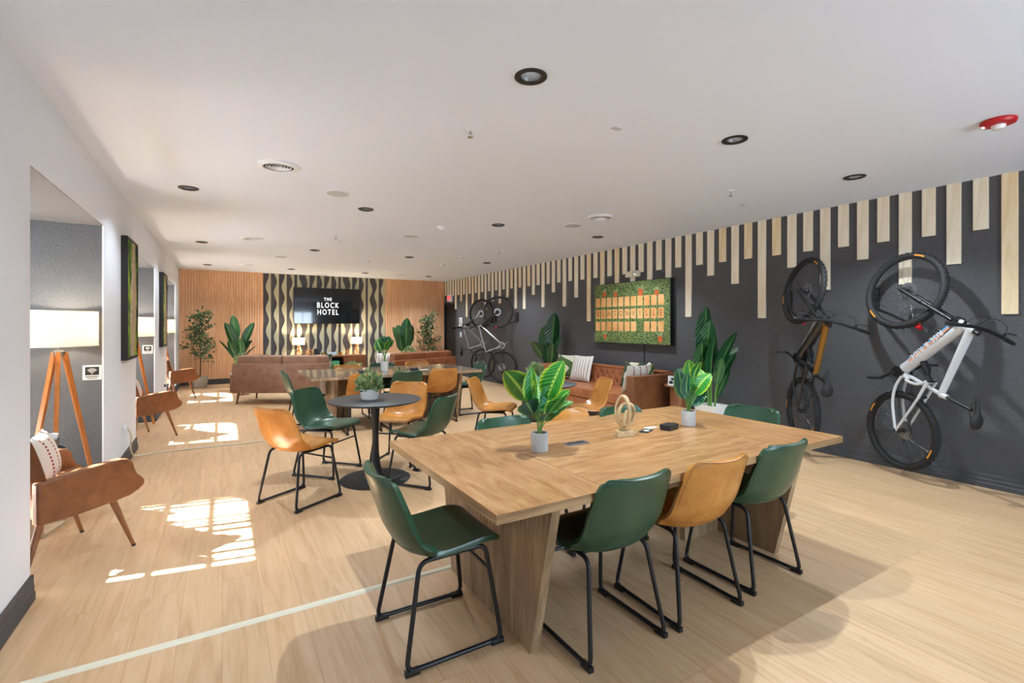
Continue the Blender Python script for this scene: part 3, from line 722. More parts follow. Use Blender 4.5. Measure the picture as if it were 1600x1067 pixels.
def make_chair(name, leather, seam):
    t = thing(name, '', 'chair')
    b = MB(); b.grid(lambda i, j: shell_point(i, j * 2 - 1), 30, 16)
    o = b.build('seat_shell', leather, t)
    md = o.modifiers.new('thick', 'SOLIDIFY'); md.thickness = 0.024; md.offset = 0.0
    bv = o.modifiers.new('round', 'BEVEL'); bv.width = 0.009; bv.segments = 3; bv.limit_method = 'ANGLE'; bv.angle_limit = math.radians(50)
    # underside upholstery pan and stitched seam round the rim
    pts = [shell_point(i / 24, -0.955) for i in range(8, 24)] + [shell_point(0.975, -0.9 + 1.8 * k / 12) for k in range(13)] + [shell_point(i / 24, 0.955) for i in range(23, 7, -1)]
    b = MB(); P = [Vector(p) for p in pts]
    P = [p + Vector((0, 0, 0)) for p in P]
    b.tube([p + Vector((0, -0.0125 if p.z > 0.5 else -0.006, -0.0 if p.z > 0.5 else -0.010)) for p in P], 0.0022, 6); b.build('seam', seam, t)
    b = MB(); b.tube([Vector(shell_point(0.52, v / 10)) + Vector((0, -0.013, -0.003)) for v in range(-9, 10)], 0.002, 6); b.build('seam', seam, t)
    for s in (-1, 1):
        x0, x1 = 0.222 * s, 0.172 * s
        pts = [(x0, 0.225, 0.016), (x0, -0.225, 0.016), (x1, -0.150, 0.432), (x1, 0.165, 0.440)]
        b = MB(); b.tube(round_path(pts, 0.045, 5, True), 0.0105, 10, True); b.build('sled_leg', 'black_metal', t)
        for y in (0.20, -0.20):
            q = MB(); q.box(x0 - 0.013, x0 + 0.013, y - 0.032, y + 0.032, 0.0, 0.024, bev=0.004); q.build('foot_cap', 'black_plastic', t)
    b = MB(); b.tube([(-0.186, 0.183, 0.325), (0.186, 0.183, 0.325)], 0.008, 8); b.build('stretcher', 'black_metal', t)
    b = MB()
    for y in (-0.09, 0.11): b.tube([(-0.172, y, 0.432), (0.172, y, 0.432)], 0.008, 8)
    b.box(-0.15, 0.15, -0.10, 0.14, 0.431, 0.437); b.build('seat_bracket', 'black_metal', t)
    return t
CG = make_chair('sled_chair', 'green_leather', 'stitch_green'); CT = make_chair('sled_chair', 'tan_leather', 'stitch_tan')
used = {'g': False, 't': False}
def place_chair(kind, x, y, face_deg, label, group):
    src = CG if kind == 'g' else CT
    if not used[kind]: o = src; used[kind] = True
    else: o = copy_tree(src)
    o.location = (x, y, 0); o.rotation_euler = (0, 0, math.radians(face_deg - 90)); o['label'] = label; o['group'] = group
G1 = 'chairs around the near long table'; G2 = 'chairs around the far long table'; G3 = 'chairs around the front round table'; G4 = 'chairs around the round table by the tufted sofa'
place_chair('g', 1.54, 1.80, 90, 'green leather sled-base chair on the near side of the front table, nearest its left leg', G1)
place_chair('t', 2.085, 1.785, 88, 'tan leather sled-base chair between two green ones at the front table', G1)
place_chair('g', 2.665, 1.80, 90, 'green leather sled-base chair on the near side of the front table, beside its right leg', G1)
place_chair('g', 0.875, 2.165, 0, 'green leather sled-base chair alone at the left end of the front table', G1)
place_chair('g', 1.67, 2.65, -90, 'green leather chair across the front table, just left of the bright leafy plant', G1)
place_chair('t', 2.22, 2.68, -90, 'tan leather chair on the far side of the front table, only its back rim showing', G1)
place_chair('g', 2.68, 2.58, -90, 'green leather chair on the far side of the front table, behind the wooden knot sculpture', G1)
place_chair('g', 3.29, 2.28, 187, 'green leather chair at the right end of the front table, nearest the bikes', G1)
place_chair('t', 0.554, 4.362, 32.5, 'tan leather sled-base chair left of the front round table, its back to the camera', G3)
place_chair('g', 0.90, 5.07, -46.7, 'green leather sled-base chair behind left of the front round table, seat facing right', G3)
place_chair('t', 1.62, 5.08, 228, 'tan leather chair behind the front round table, its shiny seat facing the camera', G3)
place_chair('g', 1.60, 4.34, 128, 'green leather chair right of the front round table, seen side-on', G3)
place_chair('t', 2.78, 5.07, -42, 'tan leather chair left of the rear round table, seat facing right', G4)
place_chair('t', 3.68, 4.52, 160, 'tan leather chair in front of the tufted sofa, seat facing left', G4)
place_chair('g', 3.51, 5.22, 239, 'green leather chair behind the rear round table, farthest from the camera there', G4)
place_chair('g', 2.95, 4.28, 55, 'green leather chair hidden behind the bright leafy plant at the rear round table', G4)
place_chair('g', 1.0, 7.35, 0, 'green leather chair at the left end of the far long table', G2)
place_chair('t', 1.63, 6.79, 90, 'tan leather chair on the near side of the far long table, behind the small bush', G2)
place_chair('g', 2.2, 6.77, 90, 'green leather chair between two tan ones on the near side of the far table', G2)
place_chair('t', 2.79, 6.90, 90, 'tan leather chair on the near side of the far table, rightmost', G2)
place_chair('t', 1.73, 7.80, -90, 'tan leather chair across the far table nearest the taupe sofa', G2)
place_chair('g', 2.30, 7.86, -90, 'green leather chair across the far table, behind the air plants', G2)
place_chair('t', 2.93, 7.92, -90, 'tan leather chair across the far table, in front of the rust sofa', G2)
place_chair('g', 3.46, 7.30, 180, 'green leather chair at the right end of the far table before the silver bikes', G2)

# ------------------------------------------------------------------ long tables
def make_table(name, top, board, edge, leg):
    L, D = 2.48, 1.33        # origin at the front-left corner of the top, on the floor
    t = thing(name, '', 'table')
    z0, z1 = 0.712, 0.75
    b = MB(); b.use(edge); b.box(0, L, 0, D, z0, z1 - 0.002)
    eb = 0.55
    g = 0.0022
    b.use(board); b.box(0.0005, eb, 0.0005, D - 0.0005, z1 - 0.002, z1); b.box(L - eb, L - 0.0005, 0.0005, D - 0.0005, z1 - 0.002, z1)
    b.use(top); b.box(eb + g, L - eb - g, 0.0005, D * 0.38, z1 - 0.002, z1); b.box(eb + g, L - eb - g, D * 0.38 + g, D * 0.62 - g, z1 - 0.002, z1); b.box(eb + g, L - eb - g, D * 0.62, D - 0.0005, z1 - 0.002, z1)
    b.build('tabletop', None, t, False)
    for s, x in ((0, 0.30), (1, L - 0.30)):
        yc = D / 2
        poly = [(yc - 0.43, 0), (yc + 0.43, 0), (yc + 0.60, z0), (yc - 0.60, z0)]
        b = MB(); x0, x1 = (x, x + 0.045) if s == 0 else (x - 0.045, x)
        b.prism(poly, x0, x1, 'x'); lg = b.build('leg_panel', leg, t, False)
        # vertical reeding on the outer face
        b = MB(); xo = x0 if s == 0 else x1
        k = -0.41
        while k < 0.42:
            f = 1 + 0.38 * 0
            kk = k
            ya, yb = yc + kk, yc + kk * (0.60 / 0.43)
            sg = -1 if s == 0 else 1
            b.add([(xo, ya - 0.006, 0.005), (xo + sg * 0.004, ya, 0.005), (xo, ya + 0.006, 0.005), (xo, yb - 0.008, z0), (xo + sg * 0.004, yb, z0), (xo, yb + 0.008, z0)], [(0, 1, 4, 3), (1, 2, 5, 4)])
            k += 0.026 if abs(k) > 0.03 else 0.03
        b.build('reeding', leg, lg, False)
        b = MB(); xa, xb = (x1, x1 + 0.3) if s == 0 else (x0 - 0.34, x0)
        b.box(xa, xb, yc - 0.02, yc + 0.02, 0, z0); b.build('leg_brace', leg, t, False)
    b = MB(); b.box(0.38, L - 0.38, D / 2 - 0.1, D / 2 + 0.1, z0 - 0.05, z0); b.build('cable_tray', 'black_metal', t, False)
    return t
t1 = make_table('conference_table', 'table', 'table_b', 'table_edge', 'table_leg')
t1.location = (0.865, 1.565, 0); t1['label'] = 'long rustic oak conference table with slab legs nearest the camera'; t1['group'] = 'long conference tables'
t2 = make_table('conference_table', 't2', 't2', 'table_leg', 'table_leg')
t2.location = (0.99, 6.745, 0); t2['label'] = 'long grey-brown conference table farther back, reflecting the wavy wall'; t2['group'] = 'long conference tables'

# ------------------------------------------------------------------ round tables
def bistro(lb, x, y, r=0.42):
    t = thing('round_table', lb, 'table', (x, y, 0), 0, 'black round pedestal tables')
    b = MB(); b.lathe([(r - 0.03, 0.728), (r - 0.008, 0.736), (r, 0.744), (r, 0.748), (r - 0.004, 0.75)], 64); b.build('tabletop', 'charcoal_top', t)
    prof = [(0.045, 0.728), (0.044, 0.70), (0.036, 0.60), (0.030, 0.48), (0.029, 0.38), (0.033, 0.26), (0.045, 0.14), (0.065, 0.07), (0.09, 0.035), (0.10, 0.022)]
    b = MB(); b.lathe(list(reversed(prof)), 32); b.build('pedestal', 'black_metal', t)
    b = MB(); b.lathe([(0.315, 0.0), (0.32, 0.008), (0.31, 0.014), (0.10, 0.022)], 56); b.build('base', 'black_matte', t)
    return t
bistro('charcoal round pedestal table between the four chairs at left', 1.235, 4.585)
bistro('charcoal round pedestal table in front of the tufted cognac sofa', 3.26, 4.80)

# ------------------------------------------------------------------ plants
def leaf(mb, cols, base, direc, length, width, droop=0.3, fold=0.25, roll=0.0, rv=0.5, n=9, m=3, shape=0.85, wavy=0.0, blunt=0.75, up0=None):
    d = Vector(direc).normalized(); up = Vector((0, 0, 1)) if up0 is None else Vector(up0)
    if abs(d.dot(up)) > 0.97: up = Vector((1, 0.2, 0))
    side = d.cross(up).normalized(); nrm = side.cross(d).normalized()
    if roll: R = Matrix.Rotation(roll, 3, d); side = R @ side; nrm = R @ nrm
    p = Vector(base); pts = []; dd = d.copy()
    o = len(mb.v); vs = []; fs = []
    for i in range(n + 1):
        t = i / n
        w = width * 0.5 * (math.sin(PI * min(1, t ** shape)) ** blunt if 0 < t < 1 else 0.02)
        ang = droop * t
        for j in range(-m, m + 1):
            q = j / m
            wv = wavy * math.sin(t * 26 + q) * abs(q)
            vs.append(p + side * (q * w) + nrm * (abs(q) * w * fold + wv)); cols.append((rv, abs(q), t + abs(q) * 0.25))
        step = length / n
        dd = (d * math.cos(ang) - nrm * math.sin(ang)); p = p + dd * step
    k = 2 * m + 1
    for i in range(n):
        for j in range(k - 1): fs.append((i * k + j, i * k + j + 1, (i + 1) * k + j + 1, (i + 1) * k + j))
    mb.add(vs, fs)
def pot_mesh(r0, r1, h, n=36, square=False, wall=0.008, z0=0.0):
    b = MB()
    if square:
        f = math.sqrt(2)
        T = Matrix.Rotation(PI / 4, 4, 'Z')
        b.lathe([(r0 * f, z0), (r1 * f, z0 + h), ((r1 - wall * 1.6) * f, z0 + h), ((r1 - wall * 2) * f, z0 + h - 0.03)], 4, T)
    else: b.lathe([(r0 - 0.004, z0), (r0, z0 + 0.004), (r1, z0 + h - 0.003), (r1 - 0.002, z0 + h), (r1 - wall, z0 + h), (r1 - wall - 0.002, z0 + h - 0.02)], n)
    return b
def big_leaf_plant(lb, loc, leaves, potr=0.048, poth=0.105, mats=('leaf_bright', 'leaf_teal'), group='leafy plants in grey concrete pots', scale=1.0):
    t = thing('potted_plant', lb, 'potted plant', loc, 0, group)
    pot_mesh(potr * 0.97, potr, poth).build('pot', 'concrete', t)
    b = MB(); b.lathe([(potr - 0.009, poth - 0.02), (potr - 0.009, poth - 0.008), (0.005, poth - 0.004)], 20); b.build('soil', 'soil', t)
    A = MB(); ca = []; B = MB(); cb = []; st = MB(); rr = random.Random(3)
    for (az, el, stem, L, Wd, kind, roll, dr) in leaves:
        a = math.radians(az); e = math.radians(el); stem *= scale; L *= scale; Wd *= scale
        d = Vector((math.cos(a) * math.cos(e), math.sin(a) * math.cos(e), math.sin(e)))
        b0 = Vector((0.008 * math.cos(a), 0.008 * math.sin(a), poth - 0.012)); s1 = b0 + Vector((0, 0, 1)) * stem * 0.45 + d * stem * 0.1; s2 = b0 + Vector((0, 0, 1)) * stem * 0.6 + d * stem * 0.5
        st.tube(smooth_path([b0, s1, s2], 5), 0.0028, 6)
        d2 = (d + Vector((0, 0, 0.25))).normalized()
        mb, cc = (A, ca) if kind == 0 else (B, cb)
        leaf(mb, cc, s2, d2, L, Wd * 1.12, dr, 0.22, math.radians(roll), rr.random(), 12, 4, 0.8, 0.0022, 0.6)
    st.build('stem', 'stem', t)
    if A.v: A.build('foliage', mats[0], t, True, ca, fix=False)
    if B.v: B.build('foliage', mats[1], t, True, cb, fix=False)
    return t
# directions: camera looks along azimuth ~59 deg; screen right ~ -31 deg
big_leaf_plant('bright glossy leafy plant in grey concrete pot on the left part of the near table', (1.51, 2.24, 0.75),
    [(150, 52, 0.13, 0.155, 0.115, 0, 60, 0.5), (130, 60, 0.12, 0.13, 0.08, 1, 30, 0.5), (175, 75, 0.11, 0.15, 0.092, 0, 100, 0.25), (-60, 66, 0.13, 0.165, 0.11, 0, 70, 0.3),
     (-40, 50, 0.07, 0.14, 0.07, 0, 40, 0.4), (-25, 42, 0.05, 0.14, 0.07, 0, 20, 0.7), (200, 40, 0.09, 0.12, 0.08, 1, 50, 0.9), (60, 62, 0.1, 0.14, 0.09, 1, 20, 0.5), (-95, 40, 0.06, 0.10, 0.06, 1, 10, 0.8), (20, 50, 0.08, 0.13, 0.08, 0, 20, 0.6), (240, 60, 0.09, 0.12, 0.07, 1, 80, 0.6)], scale=1.42)
big_leaf_plant('lime-green leafy plant in grey concrete pot near the right end of the near table', (2.775, 2.275, 0.75),
    [(-20, 62, 0.10, 0.15, 0.11, 0, 80, 0.9), (-60, 60, 0.09, 0.14, 0.10, 0, 60, 0.8), (150, 72, 0.06, 0.17, 0.07, 1, 80, 0.2), (-10, 50, 0.03, 0.14, 0.09, 1, 40, 0.4), (30, 75, 0.14, 0.12, 0.06, 0, 20, 0.6), (200, 70, 0.08, 0.14, 0.07, 1, 70, 0.4), (-35, 76, 0.16, 0.10, 0.05, 0, 60, 0.8)], scale=1.35)
big_leaf_plant('bushy dark green and lime plant in grey pot on the far long table', (2.08, 7.22, 0.75),
    [(a * 33, 58 + (a % 3) * 10, 0.12 + 0.02 * (a % 2), 0.13, 0.10, 0 if a % 3 == 0 else 1, a * 40, 0.5) for a in range(14)], potr=0.055, poth=0.15, scale=1.4)

def bushy(lb, loc, r=0.075, h=0.10, pot=(0.045, 0.058, 0.075), group='small bushy plants in white pots', n=190, seed=1, name='potted_plant', potm='ceramic', hb=0.0):
    t = thing(name, lb, 'potted plant', loc, 0, group)
    pot_mesh(pot[0], pot[1], pot[2]).build('pot', potm, t)
    b = MB(); b.lathe([(pot[1] - 0.012, pot[2] - 0.02), (pot[1] - 0.012, pot[2] - 0.008), (0.004, pot[2] - 0.006)], 20); b.build('soil', 'soil', t)
    rr = random.Random(seed); A = MB(); ca = []; st = MB()
    for k in range(n):
        a = rr.uniform(0, 2 * PI); e = math.asin(rr.uniform(-0.15, 1)); rad = rr.uniform(0.55, 1)
        d = Vector((math.cos(a) * math.cos(e), math.sin(a) * math.cos(e), math.sin(e)))
        p = Vector((0, 0, pot[2] + hb)) + Vector((d.x * r * rad, d.y * r * rad, d.z * h * rad))
        dd = (d + Vector((rr.uniform(-.6, .6), rr.uniform(-.6, .6), rr.uniform(-.2, .7)))).normalized()
        leaf(A, ca, p, dd, rr.uniform(0.022, 0.034) * r / 0.075, rr.uniform(0.013, 0.02) * r / 0.075, 0.4, 0.2, rr.uniform(0, 6), rr.random(), 4, 1, 0.9)
        if k % 6 == 0: st.tube([(0, 0, pot[2] - 0.01), p], 0.0012, 4)
    A.build('foliage', 'leaf_bush', t, True, ca, fix=False); st.build('stem', 'stem', t)
    return t
bushy('pale green bushy plant in white pot on the left charcoal round table', (1.19, 4.62, 0.75), 0.118, 0.145, (0.075, 0.092, 0.10), seed=2, n=300)
bushy('pale green bushy plant in white pot on the round table by the tufted sofa', (3.20, 4.82, 0.75), 0.11, 0.14, (0.062, 0.078, 0.10), seed=3, n=260)
bushy('small pale green plant in white pot on the round side table by the sofa arm', (5.50, 4.60, 0.62), 0.085, 0.11, (0.055, 0.065, 0.10), seed=4)

def paddle_plant(lb, loc, leaves, pot, potm, group=None, square=False, poth=0.4, potn=36):
    t = thing('bird_of_paradise_plant', lb, 'potted plant', loc, 0, 'tall paddle-leaf plants')
    b = pot_mesh(pot[0], pot[1], poth, square=square, wall=0.015); b.build('planter', potm, t, not square)
    b = MB(); b.lathe([(pot[1] * 0.9, poth - 0.05), (pot[1] * 0.9, poth - 0.035), (0.01, poth - 0.03)], 20); b.build('soil', 'soil', t)
    A = MB(); ca = []; st = MB(); rr = random.Random(8)
    for (az, el, stem, L, Wd, roll, dr) in leaves:
        a = math.radians(az); e = math.radians(el)
        d = Vector((math.cos(a) * math.cos(e), math.sin(a) * math.cos(e), math.sin(e)))
        b0 = Vector((0.04 * math.cos(a), 0.04 * math.sin(a), poth - 0.04))
        s1 = b0 + Vector((0, 0, stem * 0.5)) + d * stem * 0.08; s2 = b0 + Vector((0, 0, stem * 0.72)) + d * stem * 0.3
        st.tube(smooth_path([b0, s1, s2], 6), [0.012] * 4 + [0.009] * 9 if False else 0.010, 8)
        leaf(A, ca, s2, (d + Vector((0, 0, 0.3))).normalized(), L, Wd * 1.12, dr, 0.2, math.radians(roll), rr.random(), 14, 4, 0.85, 0.002, 0.52)
    st.build('stem', 'stem', t); A.build('foliage', 'leaf_bop', t, True, ca, fix=False)
    return t
paddle_plant('tall paddle-leaf plant in white square planter against the black wall, right of the tufted sofa', (5.42, 4.08, 0),
    [(125, 84, 0.62, 0.68, 0.26, 70, 0.25), (100, 86, 0.5, 0.62, 0.27, 60, 0.35), (-60, 72, 0.42, 0.60, 0.22, 80, 0.35), (150, 72, 0.38, 0.5, 0.22, 60, 0.5), (-40, 60, 0.35, 0.50, 0.16, 30, 0.2), (210, 86, 0.36, 0.55, 0.24, 90, 0.2), (-80, 75, 0.3, 0.36, 0.12, 20, 0.3), (-50, 64, 0.12, 0.42, 0.10, 60, 0.2), (60, 78, 0.5, 0.6, 0.22, 30, 0.4)],
    (0.11, 0.15), 'ceramic', square=True, poth=0.42)
paddle_plant('tall paddle-leaf plant against the black wall beyond the tufted sofa', (5.60, 7.97, 0),
    [(-30, 86, 0.6, 0.72, 0.30, 70, 0.2), (130, 84, 0.45, 0.62, 0.26, 60, 0.3), (150, 56, 0.40, 0.46, 0.24, 50, 0.5), (-75, 66, 0.4, 0.5, 0.2, 60, 0.3), (200, 84, 0.28, 0.45, 0.2, 80, 0.2), (-90, 75, 0.3, 0.45, 0.2, 30, 0.3)],
    (0.13, 0.16), 'ceramic', poth=0.4)
paddle_plant('paddle-leaf plant in front of the oak slats behind the taupe sofa', (0.32, 13.0, 0),
    [(145, 70, 0.62, 0.60, 0.26, 75, 0.3), (150, 84, 0.75, 0.60, 0.20, 60, 0.15), (-35, 66, 0.62, 0.62, 0.26, 70, 0.3), (150, 48, 0.35, 0.55, 0.18, 40, 0.2), (-40, 60, 0.4, 0.45, 0.2, 60, 0.4), (-20, 52, 0.3, 0.45, 0.2, 20, 0.4), (-70, 74, 0.35, 0.5, 0.22, 40, 0.3), (200, 72, 0.35, 0.45, 0.2, 40, 0.3)],
    (0.13, 0.16), 'ceramic', poth=0.35)
paddle_plant('paddle-leaf plant in a tall grey planter in front of the right oak slats', (4.30, 13.1, 0),
    [(-30, 86, 0.32, 0.80, 0.32, 80, 0.1), (140, 68, 0.30, 0.62, 0.24, 70, 0.3), (-35, 72, 0.30, 0.66, 0.26, 70, 0.3), (160, 80, 0.32, 0.62, 0.26, 50, 0.2), (-60, 80, 0.3, 0.62, 0.28, 40, 0.2), (210, 74, 0.2, 0.5, 0.22, 60, 0.3), (-20, 60, 0.2, 0.45, 0.2, 30, 0.3)],
    (0.15, 0.20), 'concrete', poth=0.55, square=True)

def tree(lb, loc, h, seed, spread=0.36, pot='concrete'):
    t = thing('potted_tree', lb, 'potted tree', loc, 0, 'slim potted trees')
    b = pot_mesh(0.13, 0.17, 0.26, wall=0.015); b.build('planter', pot, t)
    b = MB(); b.lathe([(0.15, 0.2), (0.15, 0.22), (0.01, 0.225)], 20); b.build('soil', 'soil', t)
    rr = random.Random(seed); st = MB(); A = MB(); ca = []
    trunk = smooth_path([(0, 0, 0.2), (0.01, 0.0, h * 0.4), (-0.015, 0.01, h * 0.7), (0.01, 0, h * 0.96)], 8)
    st.tube(trunk, [0.016 - 0.011 * i / (len(trunk) - 1) for i in range(len(trunk))], 8)
    for k in range(22):
        f = 0.30 + 0.70 * k / 22; p0 = trunk[min(len(trunk) - 1, int(f * (len(trunk) - 1)))]
        a = k * 2.4 + rr.uniform(-.4, .4); L = spread * (1.05 - 0.65 * max(0, f - 0.35)) * rr.uniform(0.7, 1.15)
        p2 = p0 + Vector((math.cos(a) * L, math.sin(a) * L, L * rr.uniform(0.15, 0.7))); p1 = (p0 + p2) / 2 + Vector((0, 0, 0.04))
        br = smooth_path([p0, p1, p2], 4); st.tube(br, 0.004, 5)
        for q in range(30):
            pp = br[rr.randrange(2, len(br))] + Vector((rr.gauss(0, .05), rr.gauss(0, .05), rr.gauss(0, .045)))
            leaf(A, ca, pp, (rr.uniform(-1, 1), rr.uniform(-1, 1), rr.uniform(-0.5, 0.8)), rr.uniform(0.06, 0.09), rr.uniform(0.034, 0.050), 0.4, 0.15, rr.uniform(0, 6), rr.random(), 4, 1)
    st.build('trunk', 'bark', t); A.build('foliage', 'leaf_tree', t, True, ca, fix=False)
    return t
tree('slim potted tree with small olive leaves in the left back corner', (-0.44, 13.25, 0), 1.75, 4, 0.30)
tree('slim potted tree with small dark leaves in the right back corner', (5.05, 13.2, 0), 1.72, 9, 0.30)

# ------------------------------------------------------------------ things on the long tables
t = thing('knot_sculpture', 'pale carved wooden knot sculpture on the near table', 'sculpture', (2.17, 2.265, 0.75), math.radians(-20)); t.scale = (1.12, 1.12, 1.25)
b = MB(); b.box(-0.052, 0.052, -0.028, 0.028, 0, 0.03, bev=0.003); b.build('plinth', 'pale_wood', t, False)
def ring(R, r, c, nx, sq=1.0, ph=0, flat=0.55, n=48):
    T = Matrix.Translation(c) @ nx.to_4x4()
    pts = [T @ Vector((R * math.cos(a), R * sq * math.sin(a), 0.006 * math.sin(2 * a + ph))) for a in [2 * PI * k / n for k in range(n)]]
    b = MB(); b.tube(pts, r, 10, True, flat=flat); return b
RX = Matrix.Rotation(PI / 2, 3, 'X')
ring(0.056, 0.010, (0.012, 0, 0.108), Matrix.Rotation(0.35, 3, 'Z') @ RX, 1.0, 0, 0.8).build('ring', 'pale_wood', t)
ring(0.042, 0.009, (-0.010, 0, 0.125), Matrix.Rotation(-0.9, 3, 'Z') @ RX, 1.75, 1, 1.3).build('ring', 'pale_wood', t)
ring(0.045, 0.008, (0.0, 0, 0.078), Matrix.Rotation(0.9, 3, 'Z') @ Matrix.Rotation(0.3, 3, 'X') @ RX, 1.05, 2, 1.0).build('ring', 'pale_wood', t)
def grommet(lb, x, y, z=0.75):
    t = thing('power_grommet', lb, 'power grommet', (x, y, z), 0, 'power grommets in the table tops')
    b = MB(); b.box(-0.075, 0.075, -0.035, 0.035, 0, 0.004, bev=0.001); b.build('plate', 'steel', t, False)
    b = MB(); b.box(-0.055, 0.055, -0.004, 0.016, 0.004, 0.006); b.build('flap_slot', 'black_matte', t, False)
grommet('brushed steel power grommet beside the bright leafy plant', 1.79, 2.27)
grommet('dark power grommet set in the right half of the far table', 2.62, 7.42)
grommet('dark power grommet set in the left half of the far table', 1.83, 7.42)
t = thing('game_box', 'small black game box with white lettering on the near table', 'box', (2.565, 2.26, 0.75), math.radians(12))
b = MB(); b.box(-0.055, 0.055, -0.036, 0.036, 0, 0.034, bev=0.002); b.build('box_body', 'black_plastic', t, False)
b = MB(); b.box(-0.057, 0.057, -0.038, 0.038, 0.020, 0.036, bev=0.002); b.build('box_lid', 'black_matte', t, False)
t = thing('leaflet', 'black printed leaflet with white picture beside the knot sculpture', 'leaflet', (2.39, 2.30, 0.75), math.radians(25))
b = MB(); b.box(-0.06, 0.06, -0.032, 0.032, 0, 0.002); b.build('paper', 'black_matte', t, False)
b = MB(); b.lathe([(0.02, 0.002), (0.02, 0.0026)], 20, Matrix.Translation((0.012, 0, 0))); b.build('printed_picture', 'card', t, False)
b = MB(); b.box(-0.045, 0.045, -0.025, 0.025, 0, 0.0015); o = b.build('card', 'card', None, False, loc=(2.50, 2.36, 0.75)); tag(o, 'small white card tucked behind the black game box', 'card')
b = MB(); b.tube(smooth_path([(-0.03, 0, 0.008), (-0.01, 0.006, 0.012), (0.015, -0.004, 0.010), (0.035, 0.002, 0.016)], 5), 0.005, 8); tag(b.build('driftwood', 'legwood', None, loc=(2.69, 2.36, 0.75)), 'small brown driftwood piece behind the grey pot on the near table', 'driftwood')
# far table
def air(lb, x, y):
    t = thing('air_plant', lb, 'air plant', (x, y, 0.75), 0, 'spiky air plants on the far table'); A = MB(); ca = []; rr = random.Random(int(x * 100))
    for k in range(26):
        a = k * 2.4; e = rr.uniform(0.1, 1.4); leaf(A, ca, (0, 0, 0.006), (math.cos(a) * math.cos(e), math.sin(a) * math.cos(e), math.sin(e)), rr.uniform(0.07, 0.11), 0.012, 0.8, 0.3, 0, rr.random(), 6, 1, 0.5)
    A.build('foliage', 'leaf_air', t, True, ca, fix=False)
    b = MB(); b.lathe([(0.012, 0), (0.014, 0.008), (0.006, 0.014)], 12); b.build('bulb', 'stem', t)
air('spiky pale air plant left of the grey pot on the far table', 1.89, 7.30)
air('spiky pale air plant right of the grey pot on the far table', 2.30, 7.20)
def blackbox(lb, x, y):
    t = thing('game_box', lb, 'box', (x, y, 0.75)); b = MB(); b.box(-0.055, 0.055, -0.035, 0.035, 0, 0.035, bev=0.002); b.build('box_body', 'black_plastic', t, False)
    b = MB(); b.box(-0.057, 0.057, -0.037, 0.037, 0.022, 0.036); b.build('box_lid', 'black_matte', t, False)
blackbox('small black box on the far table left of the plants', 1.74, 7.13); blackbox('small black box on the far table right of the plants', 2.52, 7.16)
b = MB(); b.box(-0.07, 0.07, -0.04, 0.04, 0, 0.002); tag(b.build('card', 'card', None, False, loc=(2.69, 7.20, 0.75)), 'white card lying beside a black box on the far table', 'card')
b = MB(); b.ell((0, 0, 0.045), (0.05, 0.045, 0.045), 5, 3); o = b.build('wooden_ornament', 'pale_wood', None, False, loc=(2.88, 7.06, 0.75)); tag(o, 'faceted pale wooden ornament on the right half of the far table', 'ornament')
t = thing('knot_sculpture', 'pale carved wooden knot sculpture at the left end of the far table', 'sculpture', (1.42, 7.17, 0.75), 0.5)
b = MB(); b.box(-0.05, 0.05, -0.025, 0.025, 0, 0.02, bev=0.002); b.build('plinth', 'pale_wood', t, False)
ring(0.035, 0.009, (0.01, 0, 0.055), Matrix.Rotation(0.3, 3, 'Z') @ RX).build('ring', 'pale_wood', t); ring(0.032, 0.008, (-0.012, 0, 0.056), Matrix.Rotation(-0.9, 3, 'Z') @ RX, 1.2).build('ring', 'pale_wood', t)

# ------------------------------------------------------------------ pillows
def pillow_mesh(w, h, th):
    b = MB()
    def side(sg):
        def fn(i, j):
            u = i * 2 - 1; v = j * 2 - 1
            e = (1 - abs(u) ** 2.6) * (1 - abs(v) ** 2.6)
            pin = 1 - 0.07 * (1 - abs(abs(u) - 1)) * (v * v) * 0
            cx = u * (1 - 0.06 * (1 - v * v)); cz = v * (1 - 0.06 * (1 - u * u))
            return (cx * w / 2, sg * th / 2 * max(0, e) ** 0.55, h / 2 + cz * h / 2)
        return fn
    b.grid(side(1), 14, 14); b.grid(side(-1), 14, 14); return b
def pillow(lb, loc, rz, tilt, w, h, th, m, roll=0.0, group=None):
    b = pillow_mesh(w, h, th); o = b.build('throw_pillow', m, None, loc=loc); o.rotation_euler = (tilt, roll, rz); tag(o, lb, 'pillow', group); return o

# ------------------------------------------------------------------ tufted sofa on the black wall
SX0, SX1, SY0, SY1 = 4.84, 5.78, 4.88, 7.45
t = thing('tufted_sofa', 'long cognac leather tufted sofa against the black wall', 'sofa', ((SX0 + SX1) / 2, (SY0 + SY1) / 2, 0))
ox, oy = (SX0 + SX1) / 2, (SY0 + SY1) / 2
LB = lambda b, x0, x1, y0, y1, z0, z1, bev: b.box(x0 - ox, x1 - ox, y0 - oy, y1 - oy, z0, z1, bev=bev)
b = MB(); LB(b, SX0 + 0.03, SX1, SY0 + 0.02, SY1 - 0.02, 0.09, 0.30, 0.02); b.build('base', 'cognac', t)
b = MB(); LB(b, SX0 + 0.01, SX1 - 0.2, SY0 + 0.16, SY1 - 0.16, 0.30, 0.455, 0.04); b.build('seat_cushion', 'cognac', t)
for y0, y1 in ((SY0, SY0 + 0.15), (SY1 - 0.15, SY1)):
    b = MB(); LB(b, SX0, SX1, y0, y1, 0.10, 0.735, 0.022); b.build('arm', 'brown_leather' if y0 == SY0 else 'cognac', t)
